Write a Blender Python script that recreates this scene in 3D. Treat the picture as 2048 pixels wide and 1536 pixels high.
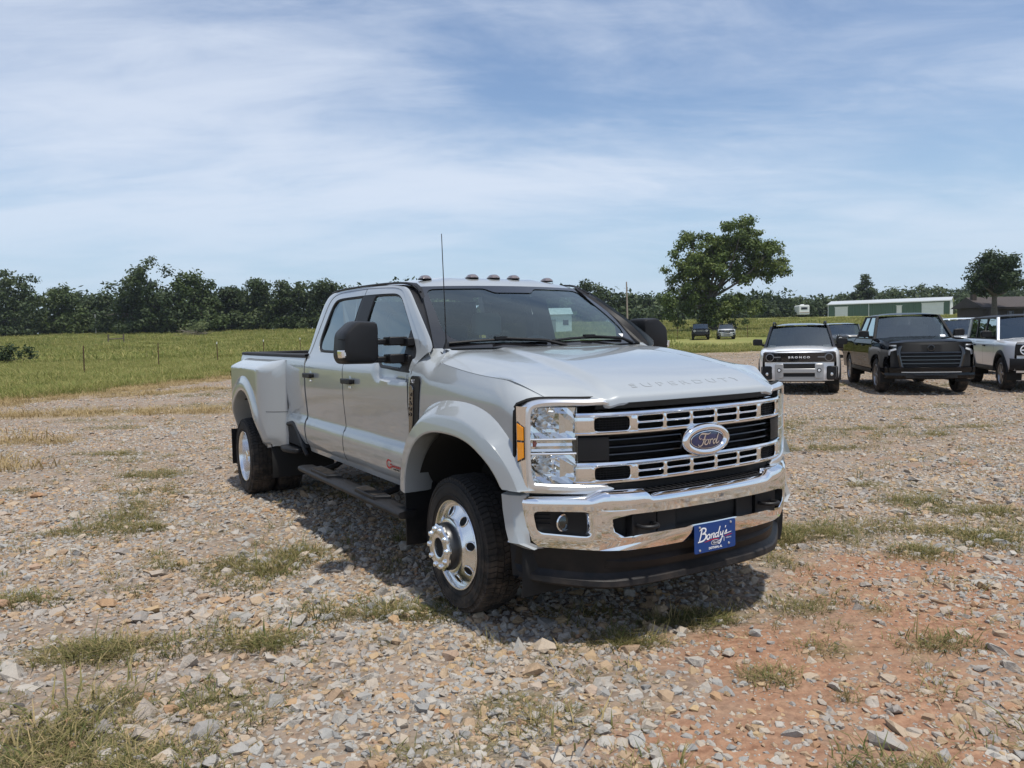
import bpy, bmesh, math, random
import numpy as np
from mathutils import Matrix, Vector

sc = bpy.context.scene
for o in list(bpy.data.objects):
    bpy.data.objects.remove(o)
COL = sc.collection
R = math.radians
random.seed(7)
rng = np.random.default_rng(7)

# ------------------------------------------------------------------ camera
cd = bpy.data.cameras.new('camera')
cam = bpy.data.objects.new('camera', cd)
COL.objects.link(cam)
CAM_H, PITCH, ROLL = 1.6205, R(-3.599), R(-1.262)
fw = Vector((0, math.cos(PITCH), math.sin(PITCH)))
rt = Vector((1, 0, 0))
up = rt.cross(fw)
r2 = rt * math.cos(ROLL) + up * math.sin(ROLL)
u2 = -rt * math.sin(ROLL) + up * math.cos(ROLL)
M = Matrix((r2, u2, -fw)).transposed().to_4x4()
M.translation = (0, 0, CAM_H)
cam.matrix_world = M
cd.sensor_width = 36
cd.lens = 36 * 1564.0 / 2048
cd.clip_start = 0.05
cd.clip_end = 6000
sc.camera = cam

# ------------------------------------------------------------------ sky and sun
SUN_TO = Vector((0.165, -0.225, 1.0)).normalized()      # direction towards the sun
SUN_EL = math.asin(SUN_TO.z)
SUN_AZ = math.atan2(SUN_TO.x, SUN_TO.y)
w = bpy.data.worlds.new('World')
sc.world = w
w.use_nodes = True
nt = w.node_tree
nt.nodes.clear()


def N(nt, t, **kw):
    n = nt.nodes.new(t)
    for k, v in kw.items():
        if k == 'ins':
            for a, b in v.items():
                n.inputs[a].default_value = b
        else:
            setattr(n, k, v)
    return n


def math_node(nt, op, a, b=None, c=None, clamp=False):
    n = nt.nodes.new('ShaderNodeMath')
    n.operation = op
    n.use_clamp = clamp
    for i, v in enumerate((a, b, c)):
        if v is None:
            continue
        if isinstance(v, (int, float)):
            n.inputs[i].default_value = v
        else:
            nt.links.new(v, n.inputs[i])
    return n.outputs[0]


def map_range(nt, v, a, b, c=0.0, d=1.0, smooth=True):
    n = nt.nodes.new('ShaderNodeMapRange')
    n.interpolation_type = 'SMOOTHSTEP' if smooth else 'LINEAR'
    nt.links.new(v, n.inputs['Value'])
    for k, x in zip(('From Min', 'From Max', 'To Min', 'To Max'), (a, b, c, d)):
        n.inputs[k].default_value = x
    return n.outputs[0]


def noise(nt, vec, scale, detail=4, rough=.5, dist=0.0, dim='3D', w_=None):
    n = nt.nodes.new('ShaderNodeTexNoise')
    n.noise_dimensions = dim
    n.inputs['Scale'].default_value = scale
    n.inputs['Detail'].default_value = detail
    n.inputs['Roughness'].default_value = rough
    n.inputs['Distortion'].default_value = dist
    if w_ is not None:
        n.inputs['W'].default_value = w_
    if vec is not None:
        nt.links.new(vec, n.inputs['Vector'])
    return n.outputs['Fac']


def mixc(nt, f, a, b, blend='MIX'):
    n = nt.nodes.new('ShaderNodeMix')
    n.data_type = 'RGBA'
    n.blend_type = blend
    for s, v in ((0, f), (6, a), (7, b)):
        if isinstance(v, (int, float)):
            n.inputs[s].default_value = v
        elif isinstance(v, tuple):
            n.inputs[s].default_value = v if len(v) == 4 else (*v, 1)
        else:
            nt.links.new(v, n.inputs[s])
    return n.outputs[2]


sky = N(nt, 'ShaderNodeTexSky', sky_type='NISHITA', sun_disc=False, sun_elevation=SUN_EL, sun_rotation=SUN_AZ,
        altitude=200, air_density=1.15, dust_density=.5, ozone_density=2.0)
tc = N(nt, 'ShaderNodeTexCoord')
sep = N(nt, 'ShaderNodeSeparateXYZ')
nt.links.new(tc.outputs['Generated'], sep.inputs[0])
zc = math_node(nt, 'ADD', math_node(nt, 'MAXIMUM', sep.outputs[2], 0.0), 0.16)
px_ = math_node(nt, 'DIVIDE', sep.outputs[0], zc)
py_ = math_node(nt, 'DIVIDE', sep.outputs[1], zc)
cmb = N(nt, 'ShaderNodeCombineXYZ')
nt.links.new(px_, cmb.inputs[0])
nt.links.new(py_, cmb.inputs[1])
CLOUD_OFF = (41.2, 1.1, 0.0)


def cloud(scale, stretch, rot, off, detail, rough, dist):
    m = N(nt, 'ShaderNodeMapping', vector_type='POINT')
    m.inputs['Location'].default_value = off
    m.inputs['Rotation'].default_value = (0, 0, rot)
    m.inputs['Scale'].default_value = stretch
    nt.links.new(cmb.outputs[0], m.inputs[0])
    return noise(nt, m.outputs[0], scale, detail, rough, dist)


c_big = cloud(0.40, (0.72, 1.0, 1), R(-26), CLOUD_OFF, 3, .5, .35)
c_mid = cloud(1.1, (0.7, 1.2, 1), R(-34), (5.2, 2.4, 0), 6, .58, .7)
c_fine = cloud(3.2, (0.6, 1.4, 1), R(-30), (1.3, 4.2, 0), 8, .64, .6)
cl = math_node(nt, 'ADD', math_node(nt, 'MULTIPLY', c_big, .55), math_node(nt, 'ADD', math_node(nt, 'MULTIPLY', c_mid, .29), math_node(nt, 'MULTIPLY', c_fine, .16)))
clf = map_range(nt, cl, .41, .60)
low = map_range(nt, sep.outputs[2], .02, .20, .30, 1.0)
clf = math_node(nt, 'MULTIPLY', math_node(nt, 'MULTIPLY', clf, low), .74)
# thin milky air near the horizon, the same all the way round
hzf = map_range(nt, sep.outputs[2], -.02, .30, .85, 0.0)
skyb = mixc(nt, hzf, mixc(nt, 1.0, sky.outputs[0], (1.0, 1.0, 1.05), 'MULTIPLY'), (3.5, 4.9, 6.6))
skyc = mixc(nt, clf, skyb, (6.2, 6.75, 7.7))
bg = N(nt, 'ShaderNodeBackground', ins={'Strength': 0.113})
nt.links.new(skyc, bg.inputs[0])
out = N(nt, 'ShaderNodeOutputWorld')
nt.links.new(bg.outputs[0], out.inputs[0])

sl = bpy.data.lights.new('sun', 'SUN')
sl.energy = 4.0
sl.angle = R(2.6)
sl.color = (1.0, .955, .88)
sun = bpy.data.objects.new('sun', sl)
COL.objects.link(sun)
sun.rotation_euler = (-SUN_TO).to_track_quat('-Z', 'Y').to_euler()
sun.location = (0, 0, 60)

vs = sc.view_settings
vs.view_transform = 'Standard'
vs.look = 'None'
vs.exposure = 0.16
vs.gamma = 1.0
sc.render.engine = 'CYCLES'
sc.cycles.max_bounces = 8
sc.cycles.transparent_max_bounces = 24
sc.cycles.caustics_reflective = False
sc.cycles.caustics_refractive = False
sc.cycles.use_denoising = True

# ------------------------------------------------------------------ mesh helpers


class MB:
    """collects verts and faces, then links them as one mesh object"""

    def __init__(s):
        s.v, s.f = [], []

    def add(s, vs_, fs_):
        b = len(s.v)
        s.v.extend([tuple(map(float, q)) for q in vs_])
        s.f.extend([tuple(b + i for i in q) for q in fs_])
        return s

    def grid(s, P, cu=False, cv=False):
        P = np.asarray(P, float)
        n, m = P.shape[:2]
        b = len(s.v)
        s.v.extend(map(tuple, P.reshape(-1, 3)))
        for i in range(n if cu else n - 1):
            for j in range(m if cv else m - 1):
                i2, j2 = (i + 1) % n, (j + 1) % m
                s.f.append((b + i * m + j, b + i2 * m + j, b + i2 * m + j2, b + i * m + j2))
        return s

    def poly(s, pts):
        return s.add(pts, [tuple(range(len(pts)))])

    def box(s, c, d, taper=1.0, rot=None):
        x, y, z = [q / 2 for q in d]
        V = [(-x, -y, -z), (x, -y, -z), (x, y, -z), (-x, y, -z), (-x * taper, -y * taper, z), (x * taper, -y * taper, z), (x * taper, y * taper, z), (-x * taper, y * taper, z)]
        if rot is not None:
            V = [tuple(rot @ Vector(q)) for q in V]
        return s.add([(a + c[0], b + c[1], e + c[2]) for a, b, e in V],
                     [(0, 3, 2, 1), (4, 5, 6, 7), (0, 1, 5, 4), (1, 2, 6, 5), (2, 3, 7, 6), (3, 0, 4, 7)])

    def tube(s, path, r, n=8, caps=True):
        path = [Vector(q) for q in path]
        rs = r if hasattr(r, '__len__') else [r] * len(path)
        rows = []
        ref = Vector((0, 0, 1))
        for i, q in enumerate(path):
            t = (path[min(i + 1, len(path) - 1)] - path[max(i - 1, 0)]).normalized()
            a = t.cross(ref if abs(t.z) < .95 else Vector((1, 0, 0))).normalized()
            b_ = t.cross(a).normalized()
            rows.append([q + (a * math.cos(k * 2 * math.pi / n) + b_ * math.sin(k * 2 * math.pi / n)) * rs[i] for k in range(n)])
        b = len(s.v)
        s.grid(np.array(rows), cv=True)
        if caps:
            s.f.append(tuple(b + k for k in range(n))[::-1])
            s.f.append(tuple(b + (len(path) - 1) * n + k for k in range(n)))
        return s

    def lathe(s, prof, c, axis='y', n=32, sgn=1.0):
        """prof: (radius, offset along axis)"""
        rows = []
        for r, o in prof:
            row = []
            for k in range(n):
                a = 2 * math.pi * k / n
                ca, sa = r * math.cos(a), r * math.sin(a)
                if axis == 'y':
                    row.append((c[0] + ca, c[1] + sgn * o, c[2] + sa))
                elif axis == 'x':
                    row.append((c[0] + sgn * o, c[1] + ca, c[2] + sa))
                else:
                    row.append((c[0] + ca, c[1] + sa, c[2] + sgn * o))
            rows.append(row)
        return s.grid(np.array(rows), cv=True)

    def prism(s, poly, f0, f1):
        """poly 2-D points; f0/f1 map a 2-D point to 3-D for the two end faces"""
        n = len(poly)
        A = [f0(*q) for q in poly]
        B = [f1(*q) for q in poly]
        fs = [tuple(range(n))[::-1], tuple(range(n, 2 * n))] + [(i, (i + 1) % n, n + (i + 1) % n, n + i) for i in range(n)]
        return s.add(A + B, fs)

    def build(s, name, mat, parent=None, sharp=32, bevel=0.0, seg=2, smooth=True, fix=True, sub=0):
        me = bpy.data.meshes.new(name)
        me.from_pydata(s.v, [], s.f)
        if fix:
            bm = bmesh.new()
            bm.from_mesh(me)
            bmesh.ops.remove_doubles(bm, verts=bm.verts, dist=1e-5)
            bmesh.ops.recalc_face_normals(bm, faces=bm.faces)
            bm.to_mesh(me)
            bm.free()
        if smooth:
            me.polygons.foreach_set('use_smooth', [True] * len(me.polygons))
            me.set_sharp_from_angle(angle=R(sharp))
        me.update()
        o = bpy.data.objects.new(name, me)
        COL.objects.link(o)
        if mat is not None:
            me.materials.append(mat)
        if parent is not None:
            o.parent = parent
        if bevel:
            b = o.modifiers.new('bevel', 'BEVEL')
            b.width = bevel
            b.segments = seg
            b.limit_method = 'ANGLE'
            b.angle_limit = R(35)
            b.harden_normals = False
        if sub:
            m_ = o.modifiers.new('sub', 'SUBSURF')
            m_.levels = m_.render_levels = sub
        return o


def empty(name, loc=(0, 0, 0), rz=0.0, label=None, cat=None, group=None):
    o = bpy.data.objects.new(name, None)
    o.empty_display_size = .2
    COL.objects.link(o)
    o.location = loc
    o.rotation_euler = (0, 0, rz)
    return tag(o, label, cat, group)


def tag(o, label=None, cat=None, group=None, kind=None):
    for k, v in (('label', label), ('category', cat), ('group', group), ('kind', kind)):
        if v:
            o[k] = v
    return o


def copy_tree(o, parent=None):
    c = o.copy()
    COL.objects.link(c)
    c.parent = parent
    for ch in [q for q in bpy.data.objects if q.parent == o]:
        copy_tree(ch, c)
    return c


def pchip(xs, ys):
    xs, ys = np.array(xs, float), np.array(ys, float)
    h = np.diff(xs)
    d = np.diff(ys) / h
    m = np.zeros_like(xs)
    for i in range(1, len(xs) - 1):
        if d[i - 1] * d[i] > 0:
            w1, w2 = 2 * h[i] + h[i - 1], h[i] + 2 * h[i - 1]
            m[i] = (w1 + w2) / (w1 / d[i - 1] + w2 / d[i])
    m[0], m[-1] = d[0], d[-1]

    def f(x):
        x = np.clip(x, xs[0], xs[-1])
        i = np.clip(np.searchsorted(xs, x, side='right') - 1, 0, len(h) - 1)
        t = (x - xs[i]) / h[i]
        return ((1 + 2 * t) * (1 - t) ** 2 * ys[i] + t * (1 - t) ** 2 * h[i] * m[i] + t * t * (3 - 2 * t) * ys[i + 1] + t * t * (t - 1) * h[i] * m[i + 1])
    return f


def crom(pts, n=8, closed=False):
    """Catmull-Rom resample of a list of points"""
    P = [np.array(q, float) for q in pts]
    out_ = []
    m = len(P)
    for i in range(m if closed else m - 1):
        p0 = P[(i - 1) % m] if closed or i > 0 else 2 * P[0] - P[1]
        p1, p2 = P[i], P[(i + 1) % m]
        p3 = P[(i + 2) % m] if closed or i + 2 < m else 2 * P[-1] - P[-2]
        for k in range(n):
            t = k / n
            out_.append(.5 * (2 * p1 + (p2 - p0) * t + (2 * p0 - 5 * p1 + 4 * p2 - p3) * t * t + (3 * p1 - p0 - 3 * p2 + p3) * t ** 3))
    if not closed:
        out_.append(P[-1])
    return np.array(out_)


def arclen(pts, n):
    """resample a polyline to n points evenly by length"""
    P = np.asarray(pts, float)
    s = np.r_[0, np.cumsum(np.linalg.norm(np.diff(P, axis=0), axis=1))]
    t = np.linspace(0, s[-1], n)
    return np.stack([np.interp(t, s, P[:, k]) for k in range(P.shape[1])], 1)


def round_poly(pts, r, n=5):
    """round the corners of a convex-ish 2-D polygon; r one value or one per corner"""
    P = [np.array(q, float) for q in pts]
    rs = r if hasattr(r, '__len__') else [r] * len(P)
    o = []
    for i, q in enumerate(P):
        a, b = P[i - 1] - q, P[(i + 1) % len(P)] - q
        la, lb = np.linalg.norm(a), np.linalg.norm(b)
        d = min(rs[i], la * .49, lb * .49)
        if d < 1e-6:
            o.append(q)
            continue
        p0, p2 = q + a / la * d, q + b / lb * d
        for k in range(n + 1):
            t = k / n
            o.append((1 - t) ** 2 * p0 + 2 * t * (1 - t) * q + t * t * p2)
    return o


def raypoly(c, a, poly):
    d = np.array([math.cos(a), math.sin(a)])
    best = 1e9
    n = len(poly)
    for i in range(n):
        p, q = np.array(poly[i]) - c, np.array(poly[(i + 1) % n]) - c
        e = q - p
        den = d[0] * e[1] - d[1] * e[0]
        if abs(den) < 1e-12:
            continue
        t = (p[0] * e[1] - p[1] * e[0]) / den
        s = (p[0] * d[1] - p[1] * d[0]) / den
        if t > 0 and -1e-9 <= s <= 1 + 1e-9:
            best = min(best, t)
    return c + d * best


def ring_tile(mb, f, outer, inner, depth, n=40, bulge=0.0):
    """sheet between outer outline and a hole, plus the hole's wall going back by depth. f(u,v,off)->3-D"""
    c = np.mean(np.array(inner), 0)
    ang = list(np.linspace(0, 2 * math.pi, n, endpoint=False))
    for q in outer:
        ang.append(math.atan2(q[1] - c[1], q[0] - c[0]) % (2 * math.pi))
    ang = sorted(set(np.round(ang, 5)))
    O = [raypoly(c, a, outer) for a in ang]
    I = [raypoly(c, a, inner) for a in ang]
    rows = [[f(*q, 0.0) for q in O]]
    for t in (.5, .9):
        rows.append([f(*(o + (i - o) * t), bulge * (1 - abs(2 * t - 1))) for o, i in zip(O, I)])
    rows.append([f(*q, -.004) for q in I])
    rows.append([f(*q, -depth) for q in I])
    mb.grid(np.array(rows), cv=True)
    return mb


def text_mesh(body, size, extrude=0.0, shear=0.0, align='CENTER', spacing=1.0, bold=0.0):
    cu = bpy.data.curves.new('txt', 'FONT')
    cu.body = body
    cu.size = size
    cu.extrude = extrude
    cu.shear = shear
    cu.align_x = align
    cu.align_y = 'CENTER'
    cu.space_character = spacing
    cu.offset = bold
    cu.resolution_u = 3
    o = bpy.data.objects.new('txt', cu)
    COL.objects.link(o)
    dg = bpy.context.evaluated_depsgraph_get()
    me = bpy.data.meshes.new_from_object(o.evaluated_get(dg))
    V = [tuple(v.co) for v in me.vertices]
    Fc = [tuple(p.vertices) for p in me.polygons]
    bpy.data.objects.remove(o)
    bpy.data.curves.remove(cu)
    bpy.data.meshes.remove(me)
    return V, Fc


def text_part(name, body, size, f, mat, parent, extrude=.002, **kw):
    """lettering as geometry; f(u,v,w)->3-D"""
    V, Fc = text_mesh(body, size, extrude, **kw)
    m = MB().add([f(*q) for q in V], Fc)
    return m.build(name, mat, parent, smooth=False, fix=False)


def ribbon(mb, pts, wd, f, n=6, lift=.0):
    """flat pen stroke along 2-D points; width may vary; f(u,v,off)->3-D"""
    P = crom(pts, n)
    m = len(P)
    ws = wd if hasattr(wd, '__len__') else [wd, wd]
    W = np.interp(np.linspace(0, 1, m), np.linspace(0, 1, len(ws)), ws)
    T = np.gradient(P, axis=0)
    T /= np.linalg.norm(T, axis=1)[:, None] + 1e-9
    Nn = np.stack([-T[:, 1], T[:, 0]], 1)
    A, B = P + Nn * W[:, None] / 2, P - Nn * W[:, None] / 2
    rows = [[f(*a, lift), f(*b, lift)] for a, b in zip(A, B)]
    return mb.grid(np.array(rows))


# ------------------------------------------------------------------ materials
MATS = {}


def new_mat(name):
    m = bpy.data.materials.new(name)
    m.use_nodes = True
    m.node_tree.nodes.clear()
    return m, m.node_tree


def P_mat(name, col, rough=.5, metal=0.0, coat=0.0, spec=.5, emit=None, var=0.0, vscale=8.0, bump=0.0, bscale=40.0, rvar=0.0, coat_rough=.03, dirt=0.0, dirt_top=.9, alpha=1.0, trans=0.0, ior=1.5):
    m, nt = new_mat(name)
    b = N(nt, 'ShaderNodeBsdfPrincipled')
    o = N(nt, 'ShaderNodeOutputMaterial')
    nt.links.new(b.outputs[0], o.inputs[0])
    b.inputs['Base Color'].default_value = (*col, 1)
    b.inputs['Roughness'].default_value = rough
    b.inputs['Metallic'].default_value = metal
    b.inputs['Coat Weight'].default_value = coat
    b.inputs['Coat Roughness'].default_value = coat_rough
    b.inputs['Coat IOR'].default_value = 1.62
    b.inputs['Specular IOR Level'].default_value = spec
    b.inputs['Transmission Weight'].default_value = trans
    b.inputs['IOR'].default_value = ior
    tcn = N(nt, 'ShaderNodeTexCoord')
    v = tcn.outputs['Object']
    colsock = None
    if var:
        f = noise(nt, v, vscale, 5, .6)
        f = map_range(nt, f, .3, .7, 1 - var, 1 + var, False)
        mm = N(nt, 'ShaderNodeVectorMath', operation='SCALE')
        mm.inputs[0].default_value = col
        nt.links.new(f, mm.inputs['Scale'])
        colsock = mm.outputs[0]
    if dirt:
        g = N(nt, 'ShaderNodeNewGeometry')
        sp = N(nt, 'ShaderNodeSeparateXYZ')
        nt.links.new(g.outputs['Position'], sp.inputs[0])
        h = map_range(nt, sp.outputs[2], .25, dirt_top, 1.0, 0.0)
        nn = map_range(nt, noise(nt, g.outputs['Position'], 9, 6, .65), .35, .75)
        df = math_node(nt, 'MULTIPLY', math_node(nt, 'MULTIPLY', h, nn), dirt)
        colsock = mixc(nt, df, colsock if colsock is not None else (*col, 1), (.30, .22, .16, 1))
        rr_ = math_node(nt, 'ADD', math_node(nt, 'MULTIPLY', df, .5), rough)
        nt.links.new(rr_, b.inputs['Roughness'])
        if coat:
            nt.links.new(math_node(nt, 'SUBTRACT', coat, math_node(nt, 'MULTIPLY', df, coat)), b.inputs['Coat Weight'])
    if colsock is not None:
        nt.links.new(colsock, b.inputs['Base Color'])
    if rvar:
        rr_ = map_range(nt, noise(nt, v, 6, 5, .6), .3, .7, max(0, rough - rvar), rough + rvar, False)
        nt.links.new(rr_, b.inputs['Roughness'])
    if bump:
        bp = N(nt, 'ShaderNodeBump', ins={'Strength': bump, 'Distance': .01})
        nt.links.new(noise(nt, v, bscale, 5, .6), bp.inputs['Height'])
        nt.links.new(bp.outputs[0], b.inputs['Normal'])
    if emit:
        b.inputs['Emission Color'].default_value = (*emit[0], 1)
        b.inputs['Emission Strength'].default_value = emit[1]
    MATS[name] = m
    return m


def glass_mat(name, tint, base_refl=.06, rough=.0, refl=1.3):
    m, nt = new_mat(name)
    o = N(nt, 'ShaderNodeOutputMaterial')
    t = N(nt, 'ShaderNodeBsdfTransparent')
    t.inputs[0].default_value = (*tint, 1)
    g = N(nt, 'ShaderNodeBsdfGlossy')
    g.inputs['Roughness'].default_value = rough
    g.inputs[0].default_value = (.86, .97, .97, 1)
    lw = N(nt, 'ShaderNodeLayerWeight', ins={'Blend': .5})
    fr5 = math_node(nt, 'POWER', lw.outputs['Facing'], 4.0)
    frv = math_node(nt, 'ADD', math_node(nt, 'MULTIPLY', fr5, .92), .05)
    mx = N(nt, 'ShaderNodeMixShader')
    f = math_node(nt, 'ADD', math_node(nt, 'MULTIPLY', frv, refl), base_refl, clamp=True)
    nt.links.new(f, mx.inputs[0])
    nt.links.new(t.outputs[0], mx.inputs[1])
    nt.links.new(g.outputs[0], mx.inputs[2])
    nt.links.new(mx.outputs[0], o.inputs[0])
    MATS[name] = m
    return m


PAINT = P_mat('paint', (.362, .385, .392), .30, .15, 1.0, .5, dirt=.40, dirt_top=.9, var=.012, vscale=1.5)
CHROME = P_mat('chrome', (.88, .88, .88), .06, 1.0, rvar=.02)
SATIN = P_mat('satin_silver', (.80, .81, .82), .28, .9)
POLISH = P_mat('polished_alloy', (.80, .80, .79), .2, 1.0, rvar=.05)
BLACK = P_mat('black_plastic', (.010, .010, .011), .5, 0, 0, .3, bump=.08, bscale=300, dirt=.10, dirt_top=.6)
GLOSSB = P_mat('gloss_black', (.008, .008, .009), .12, 0, .6)
RUBBER = P_mat('tyre_rubber', (.020, .0195, .019), .8, 0, 0, .3, var=.2, vscale=14, dirt=.34, dirt_top=.85)
UNDER = P_mat('underbody', (.012, .012, .012), .85)
GAP = P_mat('shut_gap', (.006, .006, .006), .9)
LINER = P_mat('bed_liner', (.02, .02, .022), .7, bump=.2, bscale=120)
GLASS = glass_mat('clear_glass', (.60, .72, .70), .03, refl=1.3)
WSGLASS = glass_mat('windshield_glass', (.72, .86, .84), .03, refl=1.2)
DARKGLASS = glass_mat('privacy_glass', (.05, .05, .055), .03)
LENS = glass_mat('lamp_lens', (.93, .95, .96), .03)
AMBER = P_mat('amber_lens', (.85, .30, .01), .2, 0, .8, emit=((1, .35, .0), .12))
REDLENS = P_mat('red_lens', (.35, .01, .012), .15, 0, .8)
SMOKE = P_mat('smoked_lens', (.14, .115, .115), .12, 0, 1.0)
BLUE = P_mat('badge_blue', (.008, .018, .09), .15, 0, 1.0)
PLATEBLUE = P_mat('plate_blue', (.006, .045, .20), .4)
WHITE = P_mat('white_print', (.85, .85, .85), .5)
REDP = P_mat('red_print', (.55, .02, .02), .5)
INTER = P_mat('interior_grey', (.26, .27, .265), .75)
INTERD = P_mat('interior_dark', (.045, .047, .05), .7)
HEADL = P_mat('headliner', (.42, .43, .42), .9)
# ------------------------------------------------------------------ hero pickup truck (x forward, y left, z up, origin on the ground under the front axle)
TR_LOC = (0.5262, 5.0514, 0.0)
TR_RZ = math.atan2(-0.85587, 0.51719)
truck = empty('pickup_truck', TR_LOC, TR_RZ, 'light grey crew cab dually pickup with chrome grille and blue front plate', 'pickup truck')
T = truck

# half width of the cab and bed side as a function of height
side_y = pchip([.58, .62, .66, .72, .80, .885, .90, .915, 1.05, 1.2, 1.33, 1.395, 1.43, 1.48, 1.53, 1.75, 1.98, 2.03],
               [.935, .965, .990, 1.008, 1.016, 1.000, .986, .982, .992, 1.0, 1.0, .995, .978, .955, .935, .868, .785, .76])
arch_f = lambda x: .55 + .53 * np.maximum(0, 1 - np.abs((x - .02) / .66) ** 2.5) ** (1 / 2.5)
arch_r = lambda x: .42 + .72 * np.sqrt(np.maximum(0, 1 - ((x + 4.47) / .72) ** 2))


def pad(P, vec):
    """add a bent-in border row and column so panel edges have thickness"""
    P = np.asarray(P, float)
    Q = np.pad(P, ((1, 1), (1, 1), (0, 0)), mode='edge')
    for sl_ in ((0, slice(None)), (-1, slice(None)), (slice(1, -1), 0), (slice(1, -1), -1)):
        Q[sl_] += vec
    return Q


def side_panel(name, s, xl, xr, zb, zt, nu=24, nv=30, mat=PAINT, parent=T, inset=.0025, yf=None, bend=.03, build=True, mb=None):
    yf = yf or (lambda x, z: side_y(z))
    P = np.zeros((nu, nv, 3))
    for i, u in enumerate(np.linspace(0, 1, nu)):
        for j, v in enumerate(np.linspace(0, 1, nv)):
            x = xl + (xr - xl) * u if not callable(xl) else 0
            if callable(xl):
                zz = .62 + (1.5 - .62) * v
                x = xl(zz) + (xr(zz) - xl(zz)) * u
            lo, hi = float(zb(x)), float(zt(x))
            z = lo + (hi - lo) * v
            if callable(xl):
                x = float(xl(z) + (xr(z) - xl(z)) * u)
            P[i, j] = (x, s * float(yf(x, z)), z)
    P[0, :, 0] += inset
    P[-1, :, 0] -= inset
    mb = mb or MB()
    mb.grid(pad(P, (0, -s * bend, 0)))
    return mb.build(name, mat, parent, sharp=40) if build else mb


# scoop at the top of the front door in front of the mirror
def door_y(x, z):
    y = side_y(z)
    k = np.clip((x + 1.32) / .14, 0, 1) * np.clip((-.66 - x) / .05, 0, 1)
    k = k * k * (3 - 2 * k)
    b = np.clip((z - 1.315) / .03, 0, 1)
    return y - .035 * k * b * b * (3 - 2 * b)


belt_f = pchip([-1.98, -1.5, -1.36, -1.2, -.64], [1.50, 1.495, 1.48, 1.405, 1.378])
belt_r = pchip([-3.02, -2.80, -2.70, -1.97], [1.60, 1.56, 1.505, 1.497])
yt = lambda z: float(side_y(z))


def ring_strip(mb, s, A, B, n, yoff=0.0, bend=.02):
    """strip between two (x,z) paths on the cab side surface"""
    A, B = arclen(A, n), arclen(B, n)
    rows = []
    for t in (0, .33, .66, 1):
        Q = A + (B - A) * t
        rows.append([(x, s * (yt(z) + yoff), z) for x, z in Q])
    P = np.array(rows)
    Q = np.concatenate([P[:1] - [0, s * bend, 0], P, P[-1:] - [0, s * bend, 0]])
    return mb.grid(Q)


# outlines on the cab side, from the front foot over the top to the rear
DOOR_F_OUT = crom([(-.645, 1.378), (-.612, 1.47), (-.622, 1.55), (-.715, 1.636), (-.93, 1.785), (-1.12, 1.915), (-1.20, 1.955), (-1.31, 1.978), (-1.45, 1.99), (-1.72, 2.004), (-1.955, 2.012)], 6)
WIN_F_OUT = crom([(-.66, 1.385), (-.652, 1.48), (-.69, 1.545), (-.88, 1.70), (-1.10, 1.86), (-1.19, 1.912), (-1.29, 1.938), (-1.43, 1.948), (-1.73, 1.958)], 6)
WIN_R_OUT = crom([(-2.0, 1.963), (-2.40, 1.966), (-2.58, 1.962), (-2.67, 1.94), (-2.72, 1.87), (-2.79, 1.65), (-2.80, 1.58), (-2.77, 1.53), (-2.69, 1.508)], 6)
DOOR_R_OUT = crom([(-1.965, 2.012), (-2.40, 2.015), (-2.62, 2.01), (-2.75, 1.985), (-2.82, 1.92), (-2.87, 1.75), (-2.93, 1.60), (-2.975, 1.48)], 6)

# ---- bonnet shape, shared by the bonnet and the fenders beside it
xf_h = pchip([0, .30, .60, .645, .70, .80, .836, .90], [.955, .948, .918, .900, .835, .735, .700, .66])
xr_h = lambda y: -.36 - .10 * (y / .85) ** 2
YE = pchip([0, .06, .12, .20, .50, .80, .88, .94, 1], [.81, .865, .918, .945, .952, .946, .928, .890, .836])
zc_h = pchip([-.5, -.36, 0, .35, .60, .78, .88, .96], [1.545, 1.538, 1.507, 1.462, 1.418, 1.372, 1.335, 1.298])
hz_e = pchip([-.55, -.46, -.36, -.1, .23, .45, .65, .80], [1.545, 1.535, 1.475, 1.434, 1.40, 1.386, 1.366, 1.335])


def hood_uv(u, v):
    y = v * float(YE(u))
    ay = min(abs(y), .90)
    xr_, xf_ = float(xr_h(y)), float(xf_h(ay)) - .012
    x = xr_ + (xf_ - xr_) * u
    xe = x + (.955 - xf_) * u ** 3
    zc = float(zc_h(xe))
    k = np.clip((u - .86) / .14, 0, 1)
    ze = float(hz_e(x))
    ze += (1.297 - ze) * k * k
    side = zc - .012 - .020 * np.clip((xe + .2) / .6, 0, 1) * (1 - u ** 6)
    dome = np.clip((.60 - abs(y) - .10 * (1 - np.clip((xe + .36) / 1.2, 0, 1))) / .07, 0, 1)
    dome = dome * dome * (3 - 2 * dome)
    z = side + (zc - side) * dome
    k = np.clip((abs(v) - .74) / .26, 0, 1)
    return (x, y, z + (ze - z) * k ** 2.4)


HEDGE = np.array([hood_uv(u, 1) for u in np.linspace(0, 1, 60)])

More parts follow.
